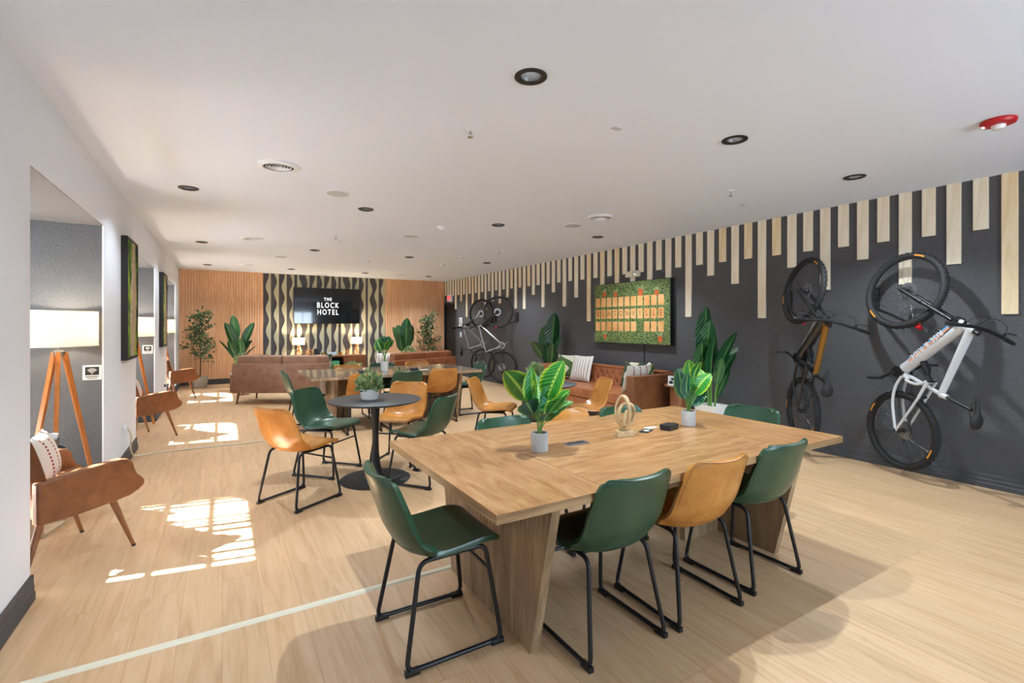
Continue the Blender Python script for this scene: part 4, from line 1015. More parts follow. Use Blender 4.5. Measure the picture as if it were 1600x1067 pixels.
# tufted back: dimpled grid facing the room
def dimple(y, z):
    py, pz = 0.155, 0.115
    r = round((z - 0.50) / pz); off = 0.5 * py if r % 2 else 0
    k = round((y - off) / py); dy = (y - off - k * py) / (py / 2); dz = (z - 0.50 - r * pz) / (pz / 2)
    best = 9
    for rr_ in (r - 1, r, r + 1):
        of = 0.5 * py if rr_ % 2 else 0; kk = round((y - of) / py)
        best = min(best, math.hypot((y - of - kk * py), (z - 0.50 - rr_ * pz) * 1.15))
    d1 = abs(((y / py + (z - 0.5) / (2 * pz)) + 0.5) % 1 - 0.5) * 2; d2 = abs(((y / py - (z - 0.5) / (2 * pz)) + 0.5) % 1 - 0.5) * 2
    return -0.026 * math.exp(-(best / 0.022) ** 2) - 0.010 * math.exp(-(min(d1, d2) / 0.16) ** 2)
yl = (SY1 - SY0) / 2 - 0.15; nb = 150
b = MB()
b.grid(lambda i, j: (SX1 - 0.21 - ox - dimple(-yl + 2 * yl * i, 0.42 + 0.30 * j) * 1 - 0 + (0.0 if j < 0.93 else (j - 0.93) * 0.5), -yl + 2 * yl * i, 0.42 + 0.33 * j), nb, 24)
b.box(SX1 - 0.165 - ox, SX1 - ox, -yl, yl, 0.10, 0.755, bev=0.02)
b.box(SX1 - 0.215 - ox, SX1 - 0.15 - ox, -yl, yl, 0.735, 0.76, bev=0.012)
b.build('backrest', 'cognac', t)
b = MB(); py, pz = 0.155, 0.115
for r in range(0, 3):
    of = 0.5 * py if r % 2 else 0
    for k in range(-9, 10):
        y = k * py + of
        if abs(y) < yl - 0.02: b.ell((SX1 - 0.186 - ox, y, 0.50 + r * pz), (0.008, 0.011, 0.011), 8, 6)
o = b.build('tufting_button', 'cognac_dark', t); o['kind'] = 'stuff'
b = MB()
for k in range(3):
    for x in (-0.40, 0.40): pass
for x in (-0.40, 0.40):
    for y in (-1.2, 0, 1.2):
        b = MB(); b.lathe([(0.018, 0), (0.028, 0.10)], 12, Matrix.Translation((x, y, 0))); b.build('leg', 'walnut', t)
# tufted inner face of the far arm
b = MB(); b.grid(lambda i, j: (SX0 + 0.03 - ox + 0.72 * i, SY1 - 0.185 - oy - dimple(0.72 * i, 0.46 + 0.26 * j), 0.46 + 0.26 * j), 40, 20); b.build('arm_padding', 'cognac', t)
pg = 'pillows on the tufted sofa'
pillow('green pillow with white dots at the far end of the tufted sofa', (5.42, 7.12, 0.465), math.radians(-60), math.radians(-14), 0.46, 0.44, 0.15, 'camo_fab', group=pg)
pillow('white pillow with brown dashed stripes leaning on the tufted back', (5.36, 6.72, 0.462), math.radians(-80), math.radians(-16), 0.46, 0.46, 0.15, 'stripe_fab', group=pg)
pillow('white and red striped pillow leaning on the near arm of the tufted sofa', (5.10, 5.17, 0.462), math.radians(176), math.radians(-20), 0.44, 0.44, 0.14, 'red_fab', group=pg)
pillow('green and cream patterned pillow in the near corner of the tufted sofa', (5.38, 5.26, 0.462), math.radians(-130), math.radians(-18), 0.46, 0.44, 0.14, 'camo_fab', group=pg)
pillow('dark green striped pillow against the back at the near end of the tufted sofa', (5.47, 5.62, 0.462), math.radians(-94), math.radians(-18), 0.44, 0.42, 0.13, 'dark_fab', group=pg)

# side table with card
t = thing('side_table', 'round wooden side table with fluted drum base beside the tufted sofa', 'side table', (5.42, 4.585, 0))
b = MB(); b.lathe([(0.195, 0.595), (0.205, 0.603), (0.205, 0.615), (0.20, 0.62)], 48); b.build('tabletop', 'legwood', t)
b = MB(); n = 72
prof = []
vs = []
for z in (0.0, 0.595):
    for k in range(n): a = 2 * PI * k / n; r = 0.125 + 0.006 * (k % 2); vs.append((r * math.cos(a), r * math.sin(a), z))
b.add(vs, [(k, (k + 1) % n, n + (k + 1) % n, n + k) for k in range(n)] + [tuple(range(n - 1, -1, -1)), tuple(range(n, 2 * n))]); b.build('drum_base', 'legwood', t, False)
t = thing('sign_card', 'small white sign card in a stand on the side table', 'card', (5.275, 4.60, 0.62), math.radians(-45))
b = MB(); b.box(-0.05, 0.05, -0.003, 0.003, 0.0, 0.13, T=Matrix.Rotation(-0.15, 4, 'X')); b.build('card_face', 'card', t, False)
b = MB(); b.box(-0.05, 0.05, -0.02, 0.02, 0, 0.004); b.build('stand_foot', 'card', t, False)
b = MB(); b.box(-0.035, 0.012, -0.0045, -0.0035, 0.02, 0.06, T=Matrix.Rotation(-0.15, 4, 'X')); b.box(-0.01, 0.03, -0.0045, -0.0035, 0.07, 0.10, T=Matrix.Rotation(-0.15, 4, 'X')); b.build('printed_marks', 'ink', t, False)
t = thing('plant_stool', 'small wooden stool beyond the tufted sofa under a bushy plant', 'stool', (5.62, 7.6, 0))
b = MB(); b.lathe([(0.13, 0.545), (0.135, 0.555), (0.13, 0.565)], 32); b.build('seat', 'walnut', t)
for k in range(3):
    a = k * 2.09; b = MB(); b.tube([(0.12 * math.cos(a), 0.12 * math.sin(a), 0), (0.08 * math.cos(a), 0.08 * math.sin(a), 0.548)], 0.012, 8); b.build('leg', 'walnut', t)
bushy('pale green bushy plant on a stool behind the far end of the tufted sofa', (5.62, 7.6, 0.565), 0.11, 0.13, (0.06, 0.07, 0.08), seed=7)

# ------------------------------------------------------------------ canvas print, emergency light, signs
t = thing('canvas_print', 'large canvas print spelling BENTONVILLE in orange tiles on green foliage', 'wall art', (5.80, 5.925, 1.135))
cw, ch = 1.735, 1.02
b = MB(); b.box(-0.03, 0.04, -cw / 2, cw / 2, 0, ch); b.build('canvas_wrap', 'black_matte', t, False)
b = MB(); b.box(-0.032, -0.03, -cw / 2 + 0.006, cw / 2 - 0.006, 0.006, ch - 0.006); b.build('printed_hedge', 'grass_print', t, False)
tl = MB(); fw = MB()
for r, zc in enumerate((0.285, 0.495, 0.700)):
    for k in range(11):
        if r == 0 and k == 7: continue
        y = cw / 2 - 0.10 - k * 0.1455; tl.box(-0.034, -0.032, y - 0.058, y + 0.058, zc - 0.088, zc + 0.088) if False else tl.box(-0.034, -0.032, y - 0.057, y + 0.057, zc - 0.080, zc + 0.080)
tl.build('printed_tile', 'terracotta_tile', t, False)['kind'] = 'stuff'
for k, chx in enumerate('BENTONVILLE'):
    y = cw / 2 - 0.10 - k * 0.1455
    T = Matrix.Translation((-0.0345, y, 0.495)) @ Matrix.Rotation(-PI / 2, 4, 'Z') @ Matrix.Rotation(PI / 2, 4, 'X')
    text_mesh('printed_letter', chx, 0.135, 'letter_brown', t, T, 0.0006, xs=0.8)
for (k, z, s) in ((1.2, 0.86, 1), (3.1, 0.85, 1), (7.1, 0.86, 1.3), (9.4, 0.83, 1), (1.3, 0.12, 0.9), (9.9, 0.11, 1.1)):
    y = cw / 2 - 0.10 - k * 0.1455
    b = MB(); b.prism([(y - 0.045 * s, z + 0.03), (y + 0.045 * s, z + 0.03), (y + 0.035 * s, z - 0.06 * s), (y - 0.035 * s, z - 0.06 * s)], -0.036, -0.033, 'x'); b.build('printed_pot', 'terracotta', t, False)
    A = MB(); ca = []; rr = random.Random(int(k * 10))
    for q in range(14): leaf(A, ca, (-0.037, y, z + 0.03), (-0.02, rr.uniform(-1, 1), rr.uniform(0, 1)), 0.07 * s, 0.018, 0.1, 0.1, PI / 2, rr.random(), 4, 1)
    for v in A.v: v.x = max(min(v.x, -0.036), -0.039)
    A.build('printed_plant', 'leaf_bush', t, True, ca, fix=False)
b = MB(); b.tube([(5.842, 5.66, 1.135), (5.842, 5.66, 0.13)], 0.006, 8); tag(b.build('hanging_cord', 'black_plastic', None), 'black power cord hanging down the wall below the canvas print', 'cord')
t = thing('emergency_light', 'beige emergency light fixture above the canvas print', 'emergency light', (5.85, 5.88, 2.28))
b = MB(); b.box(-0.075, 0, -0.145, 0.145, -0.05, 0.05, bev=0.02); b.build('housing', 'cord_cream', t)
b = MB(); T = Matrix.Translation((-0.074, -0.06, 0)) @ Matrix.Rotation(-PI / 2, 4, 'Y'); b.lathe([(0.034, 0), (0.036, 0.012), (0.02, 0.018)], 24, T); b.build('lamp_head', 'chrome', t)
b = MB(); b.lathe([(0.018, 0.018), (0.016, 0.021)], 20, T); b.build('lamp_lens', 'clear', t)
t = thing('exit_sign', 'white exit sign with red lettering above the black door', 'exit sign', (5.83, 13.42, 2.235), 0)
b = MB(); b.box(-0.03, 0.02, -0.16, 0.16, -0.10, 0.10, bev=0.004); b.build('housing', 'white_plastic', t, False)
text_mesh('lettering', 'EXIT', 0.15, mat('exit_red', '#e01c24', 0.4, emis='#ff2a30', estr=1.2), t, Matrix.Translation((-0.031, 0, 0)) @ Matrix.Rotation(-PI / 2, 4, 'Z') @ Matrix.Rotation(PI / 2, 4, 'X'), 0.001, xs=0.82, offset=0.003)
t = thing('notice_sign', 'tall white notice with black pictograms beside the black door', 'sign', (5.85, 12.70, 1.51))
b = MB(); b.box(-0.006, 0, -0.10, 0.10, -0.14, 0.14); b.build('plate', 'card', t, False)
b = MB(); b.lathe([(0.028, 0), (0.028, 0.0008)], 16, Matrix.Translation((-0.0065, 0, 0.07)) @ Matrix.Rotation(-PI / 2, 4, 'Y')); b.box(-0.0072, -0.006, -0.045, 0.045, -0.10, -0.085); b.box(-0.0072, -0.006, -0.045, 0.045, -0.06, -0.045); b.box(-0.0072, -0.006, -0.02, 0.02, -0.02, 0.03); b.build('printed_marks', 'ink', t, False)
t = thing('wall_switch', 'small white switch plate below the notice beside the door', 'switch', (5.85, 12.69, 1.165))
b = MB(); b.box(-0.007, 0, -0.05, 0.05, -0.07, 0.07, bev=0.002); b.build('plate', 'white_plastic', t, False)
b = MB(); b.box(-0.011, -0.007, -0.016, 0.016, -0.032, 0.032); b.build('rocker', 'white_plastic', t, False)

# wifi signs
def wifi(lb, x, y, z):
    t = thing('wifi_sign', lb, 'sign', (x, y, z), 0, 'wifi signs in the bays')
    b = MB(); b.box(-0.062, 0.062, -0.005, 0, -0.062, 0.062); b.build('plate', 'card', t, False)
    b = MB(); b.box(-0.046, 0.046, -0.006, -0.005, -0.022, 0.048); b.build('black_panel', 'ink', t, False)
    b = MB()
    for r in (0.016, 0.027, 0.038):
        b.tube([(r * math.sin(a), -0.0065, -0.012 + r * math.cos(a) * 1.15) for a in [(-0.85 + 1.7 * k / 10) for k in range(11)]], 0.003, 6)
    b.ell((0, -0.0065, -0.010), (0.004, 0.002, 0.004), 8, 6); b.build('wifi_symbol', 'card', t)
    b = MB(); b.box(-0.045, 0.045, -0.0056, -0.005, -0.038, -0.031); b.box(-0.035, 0.035, -0.0056, -0.005, -0.052, -0.046); b.build('caption_line', 'ink', t, False)
wifi('white square wifi sign on the grey side wall of the nearest bay', -0.945, 5.35, 1.045); wifi('white square wifi sign on the grey side wall of the second bay', -0.955, 9.0, 1.08)

# ------------------------------------------------------------------ moss art on the white wall
def moss(lb, y0, y1, z0, z1, seed):
    t = thing('moss_art', lb, 'wall art', (XL, (y0 + y1) / 2, (z0 + z1) / 2), 0, 'framed moss panels')
    w, h = (y1 - y0) / 2, (z1 - z0) / 2
    b = MB(); b.box(0, 0.035, -w + 0.01, w - 0.01, -h + 0.01, h - 0.01); b.build('backing', 'black_matte', t, False)
    b = MB()
    for s in (-1, 1): b.box(0, 0.055, s * w - 0.012, s * w + 0.012, -h - 0.012, h + 0.012); b.box(0, 0.055, -w, w, s * h - 0.012, s * h + 0.012)
    b.build('frame', 'black_matte', t, False)
    rr = random.Random(seed); b = MB()
    def fn(i, j):
        y = -w + 0.012 + (2 * w - 0.024) * i; z = -h + 0.012 + (2 * h - 0.024) * j
        return (0.036 + 0.010 * abs(math.sin(y * 21 + z * 9 + seed)) + 0.006 * rr.random(), y, z)
    b.grid(fn, 22, 44); b.build('moss', 'moss', t)
    b = MB()   # slab of bark wood running up through the moss
    n = 24; L = []; R_ = []
    for k in range(n + 1):
        z = -h + 0.02 + (2 * h - 0.04) * k / n; c = 0.04 * math.sin(z * 3 + seed) ; wd = 0.10 + 0.035 * math.sin(z * 5 + 1 + seed) + 0.012 * rr.random()
        L.append((c - wd, z)); R_.append((c + wd, z))
    b.prism(L + list(reversed(R_)), 0.03, 0.060, 'x'); b.build('wood_slab', 'hexwood', t, False)
moss('framed moss and wood panel on the white wall, the nearer of the two', 6.18, 6.85, 1.10, 2.33, 1)
moss('framed moss and wood panel on the white wall, the farther of the two', 9.58, 10.25, 1.10, 2.28, 2)
def outlet(lb, y, z, plug):
    t = thing('wall_outlet', lb, 'outlet', (XL, y, z)); b = MB(); b.box(0, 0.006, -0.035, 0.035, -0.058, 0.058, bev=0.002); b.build('plate', 'white_plastic', t, False)
    b = MB(); b.box(0.006, 0.035, -0.016, 0.016, -0.045, -0.005, bev=0.003); b.build('plug', plug, t, False)
outlet('white outlet with a white plug on the wall between the near and second bays', 6.28, 0.43, 'white_plastic')
outlet('outlet with a black plug on the wall beside the farthest bay', 10.3, 0.42, 'black_plastic')
b = MB(); b.tube(smooth_path([(XL + 0.035, 6.28, 0.40), (XL + 0.06, 6.34, 0.30), (XL + 0.045, 6.42, 0.15), (XL + 0.05, 6.62, 0.03), (XL + 0.12, 6.73, 0.008), (XL + 0.4, 6.755, 0.008), (0.3, 6.765, 0.008), (1.0, 6.775, 0.008)], 8), 0.008, 8)
tag(b.build('extension_cord', 'cord_cream', None), 'white cord running from the wall outlet across the floor to the far table', 'cord')
b = MB(); b.prism([(2.668, 0), (2.712, 0), (2.703, 0.008), (2.677, 0.008)], XL + 0.06, 1.5, 'x'); tag(b.build('floor_cord_cover', 'cord_cream', None, False), 'cream cord cover strip across the floor to the near table', 'cord cover')

# ------------------------------------------------------------------ armchairs in the bays
def armchair():
    t = thing('lounge_armchair', '', 'armchair')
    # side panels: profile (forward, height), x across
    prof = [(-0.27, 0.335), (-0.07, 0.335), (0.10, 0.348), (0.20, 0.358), (0.255, 0.378), (0.285, 0.405), (0.288, 0.435), (0.268, 0.462), (0.243, 0.485), (0.228, 0.52), (0.218, 0.565), (0.195, 0.592), (0.15, 0.605), (0.06, 0.602), (-0.07, 0.594), (-0.2, 0.578), (-0.27, 0.572)]
    for s in (-1, 1):
        xa, xb = sorted((0.30 * s, 0.36 * s)); b = MB(); b.prism(prof, xa, xb, 'x'); o = b.build('arm', 'brown_leather', t)
        bv = o.modifiers.new('round', 'BEVEL'); bv.width = 0.014; bv.segments = 3; bv.limit_method = 'ANGLE'; bv.angle_limit = math.radians(60)
    b = MB(); b.box(-0.30, 0.30, -0.24, 0.25, 0.335, 0.47, bev=0.035); b.build('seat_cushion', 'brown_leather', t)
    b = MB()
    def bk(sg):
        def fn(i, j):
            u = i * 2 - 1; z = 0.36 + 0.52 * j; wd = 0.30 + 0.05 * math.sin(PI * min(1, j * 1.05)) - 0.06 * max(0, j - 0.8) * 5 * 0.6
            y = -0.20 - 0.17 * j + 0.055 * u * u * (0.4 + j) + sg * 0.05 * (1 - abs(u) ** 4) ** 0.5 * (1 - max(0, j - 0.85) * 5)
            return (u * wd, y, z)
        return fn
    b.grid(bk(1), 16, 16); b.grid(bk(-1), 16, 16); b.build('backrest', 'brown_leather', t)
    for x, y, dx, dy in ((0.25, 0.15, 0.03, 0.11), (-0.25, 0.15, -0.03, 0.11), (0.25, -0.20, 0.03, -0.10), (-0.25, -0.20, -0.03, -0.10)):
        b = MB(); b.tube([(x, y, 0.345), (x + dx, y + dy, 0.012)], [0.021, 0.011], 12); lg = b.build('leg', 'legwood', t)
        b = MB(); b.tube([(x + dx, y + dy, 0.014), (x + dx * 1.03, y + dy * 1.03, 0)], 0.012, 10); b.build('foot_tip', 'black_plastic', lg)
    return t
AF = math.degrees(math.atan2(0.61, 0.79)) - 90
ac = armchair(); ac['label'] = 'brown leather lounge armchair in the nearest bay'; ac['group'] = 'armchairs in the window bays'
ac.location = (-0.88, 4.08, 0); ac.rotation_euler = (0, 0, math.radians(AF))
dup(ac, 'brown leather lounge armchair in the second bay', (-0.89, 7.77, 0), math.radians(AF), 'armchairs in the window bays')
dup(ac, 'brown leather lounge armchair in the farthest bay', (-0.83, 11.48, 0), math.radians(AF), 'armchairs in the window bays')
for i, (x, y, lb) in enumerate([(-0.88, 4.08, 'cream pillow with red stitched stripes on the nearest armchair'), (-0.89, 7.79, 'cream pillow with red stitched stripes on the second armchair'), (-0.83, 11.48, 'cream pillow with red stitched stripes on the farthest armchair')]):
    pillow(lb, (x - 0.04 * 0.79, y - 0.04 * 0.61, 0.478), math.radians(AF - 34), math.radians(14), 0.44, 0.31, 0.13, 'red_fab', group='pillows on the bay armchairs')

# floor lamps
def floor_lamp():
    t = thing('tripod_floor_lamp', '', 'floor lamp')
    b = MB(); b.lathe([(0.235, 1.283), (0.235, 1.553)], 56, cap0=False, cap1=False); sh = b.build('lamp_shade', 'shade', t)
    b = MB(); 
    for z in (1.283, 1.553): b.tube([(0.236 * math.cos(a), 0.236 * math.sin(a), z) for a in [2 * PI * k / 48 for k in range(48)]], 0.004, 6, True)
    b.build('shade_rim', 'card', sh)
    b = MB(); b.tube([(0, 0, 1.22), (0, 0, 1.36)], 0.008, 10)
    for k in range(3): a = k * 2 * PI / 3; b.tube([(0, 0, 1.36), (0.234 * math.cos(a), 0.234 * math.sin(a), 1.545)], 0.002, 5)
    b.build('harp', 'steel', t)
    b = MB(); b.ell((0, 0, 1.40), (0.03, 0.03, 0.045)); b.build('bulb', mat('warm_bulb', '#fff1dc', 0.4, emis='#ffd9a0', estr=8), t)
    b = MB(); b.lathe([(0.028, 1.205), (0.034, 1.215), (0.034, 1.24), (0.02, 1.25)], 20); b.build('hub', 'steel', t)
    for az in (35, 155, 275):
        a = math.radians(az); c, s = math.cos(a), math.sin(a)
        T = Matrix.Rotation(a, 4, 'Z')
        b = MB(); b.add([T @ Vector(p) for p in ((0.015, -0.014, 1.235), (0.048, -0.014, 1.235), (0.048, 0.014, 1.235), (0.015, 0.014, 1.235), (0.245, -0.012, 0), (0.27, -0.012, 0), (0.27, 0.012, 0), (0.245, 0.012, 0))], [(0, 1, 2, 3), (4, 7, 6, 5), (0, 4, 5, 1), (1, 5, 6, 2), (2, 6, 7, 3), (3, 7, 4, 0)])
        b.build('leg', 'lampwood', t, False)
    return t
fl = floor_lamp(); fl['label'] = 'wooden tripod floor lamp with drum shade in the nearest bay'; fl['group'] = 'tripod floor lamps'; fl.location = (-1.09, 5.05, 0)
dup(fl, 'wooden tripod floor lamp with drum shade in the second bay', (-1.07, 8.62, 0), 0, 'tripod floor lamps'); dup(fl, 'wooden tripod floor lamp with drum shade in the farthest bay', (-1.07, 12.25, 0), 0, 'tripod floor lamps')
def bulb_light(loc, w, r=0.03, col=(1, 0.74, 0.45)):
    l = bpy.data.lights.new('lamp_glow', 'POINT'); l.energy = w; l.color = col; l.shadow_soft_size = r
    o = bpy.data.objects.new('lamp_glow', l); COL.objects.link(o); o.location = loc
for x, y in ((-1.09, 5.05), (-1.07, 8.62), (-1.07, 12.25)): bulb_light((x, y, 1.46), 9, 0.03, (1, 0.86, 0.70))

# hexagonal side tables
def hex_table(lb, x, y, rz=0.0):
    t = thing('hexagon_side_table', lb, 'side table', (x, y, 0), rz, 'hexagonal side tables')
    for k, z in enumerate((0.0, 0.53)):
        b = MB(); b.lathe([(0.27, z), (0.27, z + 0.022)], 6); b.build('tabletop' if k else 'base_board', 'hexwood', t, False)
    for k in (0, 1, 3, 4):
        a0, a1 = k * PI / 3, (k + 1) * PI / 3
        p = [Vector((r * math.cos(a), r * math.sin(a), 0)) for r, a in ((0.265, a0), (0.265, a1), (0.245, a1), (0.245, a0))]
        b = MB(); b.add([q + Vector((0, 0, 0.022)) for q in p] + [q + Vector((0, 0, 0.53)) for q in p], [(3, 2, 1, 0), (4, 5, 6, 7), (0, 1, 5, 4), (1, 2, 6, 5), (2, 3, 7, 6), (3, 0, 4, 7)])
        b.build('side_panel', 'hexwood', t, False)
    return t
hex_table('hexagonal wooden side table beside the nearest armchair', -1.235, 4.65, 0.3); hex_table('hexagonal wooden side table beside the second armchair', -1.26, 8.36, 0.3)
b = MB(); b.lathe([(0.12, 0), (0.135, 0.008), (0.128, 0.012), (0.12, 0.006)], 8); tag(b.build('octagonal_tray', 'black_plastic', None, False, loc=(-1.10, 4.66, 0.552)), 'black octagonal tray on the nearest side table', 'tray')
def cup(lb, x, y, s=1.0, rz=0):
    t = thing('mug', lb, 'cup', (x, y, 0.561), rz, 'grey cups on the tray')
    b = MB(); b.lathe([(0.025, 0), (0.038, 0.012), (0.046, 0.035), (0.048, 0.062), (0.045, 0.062), (0.040, 0.03), (0.02, 0.01)], 28, cap1=True); b.build('bowl', 'baffle', t)
    b = MB(); b.tube(smooth_path([(0.046, 0, 0.052), (0.075, 0, 0.048), (0.07, 0, 0.02), (0.04, 0, 0.018)], 5), 0.004, 8); b.build('handle', 'baffle', t)
cup('grey cup at the front of the black tray', -1.085, 4.59, rz=3.4); cup('grey cup at the back of the black tray', -1.06, 4.72, rz=2.0)
for (x, y, lb) in ((-1.085, 4.59, 'clear packet of white snacks standing in the front grey cup'), (-1.06, 4.72, 'clear packet of white snacks standing in the back grey cup')):
    b = MB(); b.box(-0.028, 0.028, -0.008, 0.008, 0.0, 0.07, T=Matrix.Rotation(0.15, 4, 'Y'), bev=0.005)
    o = b.build('snack_packet', mat('snack_packet_film', '#d9dadb', 0.2, var=0.25, vscale=50), None, loc=(x, y, 0.595)); tag(o, lb, 'packet', 'packets in the cups')
big_leaf_plant('variegated leafy plant in a pot on the nearest side table, partly behind the wall', (-1.30, 4.70, 0.552), [(a * 40, 55 + (a % 3) * 8, 0.08, 0.13, 0.10, a % 2, a * 30, 0.5) for a in range(9)])

# ------------------------------------------------------------------ sofas
def sofa(name, lb, loc, face, L, m, D=0.84, seed=1):
    t = thing(name, lb, 'sofa', loc, math.radians(face - 90))       # faces local +y
    h = L / 2
    b = MB(); b.box(-h + 0.05, h - 0.05, -D / 2 + 0.02, D / 2 - 0.02, 0.215, 0.33, bev=0.02); b.build('base', m, t)
    for s in (-1, 1):
        xa, xb = sorted((s * h, s * (h - 0.09))); b = MB(); b.box(xa, xb, -D / 2 + 0.02, D / 2, 0.215, 0.60, bev=0.025); b.build('arm', m, t)
    b = MB(); b.box(-h + 0.05, h - 0.05, -D / 2, -D / 2 + 0.11, 0.21, 0.745, bev=0.018); b.build('backrest', m, t)
    for s in (-1, 1):
        c = s * (h - 0.09) / 2
        b = MB(); b.box(c - (h - 0.10) / 2, c + (h - 0.10) / 2, -D / 2 + 0.12, D / 2, 0.33, 0.46, bev=0.04); b.build('seat_cushion', m, t)
        b = MB(); b.box(c - (h - 0.11) / 2, c + (h - 0.11) / 2, -0.09, 0.09, 0.0, 0.43, T=Matrix.Translation((0, -D / 2 + 0.20, 0.455)) @ Matrix.Rotation(0.10, 4, 'X'), bev=0.055); b.build('back_cushion', m, t)
    for x in (-h + 0.13, h - 0.13):
        for y in (-D / 2 + 0.10, D / 2 - 0.10):
            b = MB(); b.tube([(x, y, 0.22), (x + (0.03 if x > 0 else -0.03), y + (0.03 if y > 0 else -0.03), 0)], [0.022, 0.014], 10); b.build('leg', 'walnut', t)
    return t
f1 = math.degrees(math.atan2(0.862, 0.506))
sofa('leather_sofa', 'taupe brown leather two-seat sofa seen from behind, left of the far table', (1.10, 10.07, 0), f1, 1.83, 'sofa_taupe')
f2 = math.degrees(math.atan2(0.93, -0.36))
sofa('leather_sofa', 'rust brown leather two-seat sofa seen from behind, near the black door', (3.49, 9.93, 0), f2, 1.78, 'sofa_rust')
pillow('grey and white patterned pillow at the right end of the taupe sofa', (1.62, 9.93, 0.48), math.radians(f1 - 90 + 20), math.radians(14), 0.42, 0.42, 0.13, 'dark_fab')
pillow('cream dashed-stripe pillow at the left end of the rust sofa', (2.86, 9.78, 0.47), math.radians(f2 - 90 - 30), math.radians(10), 0.44, 0.42, 0.14, 'stripe_fab')
o = MB(); o.box(-0.03, 0.03, -0.002, 0.0, 0, 0.05); _ft = o.build('fabric_tag', 'card', None, False, loc=(0.148, 10.150, 0.535)); _ft.rotation_euler = (0, 0, math.radians(f1 - 90)); tag(_ft, 'small white tag on the left arm of the taupe sofa', 'tag')
# olive armchair beyond the taupe sofa
t = thing('olive_armchair', 'olive fabric armchair behind the taupe sofa', 'armchair', (0.70, 12.2, 0), math.radians(20))
b = MB(); b.box(-0.32, 0.32, -0.3, 0.3, 0.15, 0.42, bev=0.04); b.build('seat', 'olive', t)
b = MB(); b.box(-0.34, 0.34, 0.24, 0.36, 0.15, 0.76, bev=0.04); b.build('backrest', 'olive', t)
for s in (-1, 1): b = MB(); b.box(*sorted((0.33 * s, 0.40 * s)), -0.3, 0.3, 0.15, 0.58, bev=0.03); b.build('arm', 'olive', t)
for x in (-0.3, 0.3):
    for y in (-0.25, 0.28): b = MB(); b.tube([(x, y, 0.16), (x, y, 0)], 0.015, 8); b.build('leg', 'walnut', t)
# small end table with succulent behind the sofa
t = thing('end_table', 'small round end table behind the taupe sofa under a succulent', 'side table', (0.37, 11.5, 0))
b = MB(); b.lathe([(0.14, 0.58), (0.15, 0.59), (0.15, 0.605), (0.14, 0.61)], 32); b.build('tabletop', 'walnut', t)
b = MB(); b.lathe([(0.12, 0), (0.12, 0.012), (0.02, 0.02), (0.015, 0.58)], 24); b.build('pedestal', 'walnut', t)
bushy('pale succulent in white pot behind the left end of the taupe sofa', (0.37, 11.5, 0.61), 0.16, 0.14, (0.06, 0.08, 0.08), seed=11)
t = thing('end_table', 'small wooden end table in front of the right oak slats', 'side table', (4.28, 12.55, 0))
b = MB(); b.box(-0.17, 0.17, -0.17, 0.17, 0.56, 0.59, bev=0.004); b.build('tabletop', 'walnut', t, False)
for x in (-0.14, 0.14):
    for y in (-0.14, 0.14): b = MB(); b.box(x - 0.015, x + 0.015, y - 0.015, y + 0.015, 0, 0.56); b.build('leg', 'walnut', t, False)
bushy('pale green plant in white pot in front of the right paddle-leaf plant', (4.28, 12.55, 0.59), 0.15, 0.17, (0.08, 0.09, 0.10), seed=12)
# coffee table with two plants
t = thing('coffee_table', 'low wooden coffee table between the two sofas and the television', 'coffee table', (2.32, 11.3, 0))
b = MB(); b.box(-0.5, 0.5, -0.28, 0.28, 0.38, 0.42, bev=0.006); b.build('tabletop', 'walnut', t, False)
for x in (-0.44, 0.44):
    for y in (-0.22, 0.22): b = MB(); b.tube([(x, y, 0.38), (x, y, 0)], 0.02, 8); b.build('leg', 'walnut', t)
bushy('green succulent on the coffee table, right end', (2.55, 11.3, 0.42), 0.16, 0.08, (0.07, 0.10, 0.08), seed=13)
bushy('bright green plant on the coffee table, left end', (2.06, 11.3, 0.42), 0.13, 0.08, (0.06, 0.08, 0.06), seed=14, potm='black_matte')

# ------------------------------------------------------------------ television and media console
t = thing('television', 'large black wall television showing white THE BLOCK HOTEL lettering', 'television', (2.44, YB - 0.025, 1.47))
b = MB(); b.box(-0.845, 0.845, -0.075, -0.035, 0, 0.955, bev=0.006); b.build('bezel', 'black_plastic', t)
b = MB(); b.box(-0.835, 0.835, -0.0765, -0.075, 0.012, 0.943); b.build('screen', 'screen', t, False)
b = MB(); b.box(-0.2, 0.2, -0.035, 0.0, 0.3, 0.65); b.build('wall_bracket', 'black_metal', t, False)
RXm = Matrix.Rotation(PI / 2, 4, 'X')
text_mesh('lettering', 'THE', 0.118, 'text_white', t, Matrix.Translation((0.0, -0.078, 0.655)) @ RXm, 0.001, 1.3, 0.0, xs=0.8)
text_mesh('lettering', 'BLOCK', 0.200, 'text_white', t, Matrix.Translation((0.0, -0.078, 0.490)) @ RXm, 0.001, 1.32, 0.0005, xs=0.72)
text_mesh('lettering', 'HOTEL', 0.200, 'text_white', t, Matrix.Translation((0.0, -0.078, 0.305)) @ RXm, 0.001, 1.32, 0.0005, xs=0.72)
t = thing('media_console', 'walnut media console under the television with an open dark shelf', 'console', (2.42, 13.57, 0))
b = MB(); b.box(-0.92, 0.92, -0.2, 0.2, 0.60, 0.63, bev=0.003); b.box(-0.92, 0.92, -0.2, 0.2, 0.12, 0.15); b.box(-0.92, 0.92, 0.18, 0.2, 0.15, 0.6)
for x in (-0.92, -0.35, 0.35, 0.895): b.box(x, x + 0.025, -0.2, 0.18, 0.15, 0.60)
b.build('body', 'walnut', t, False)
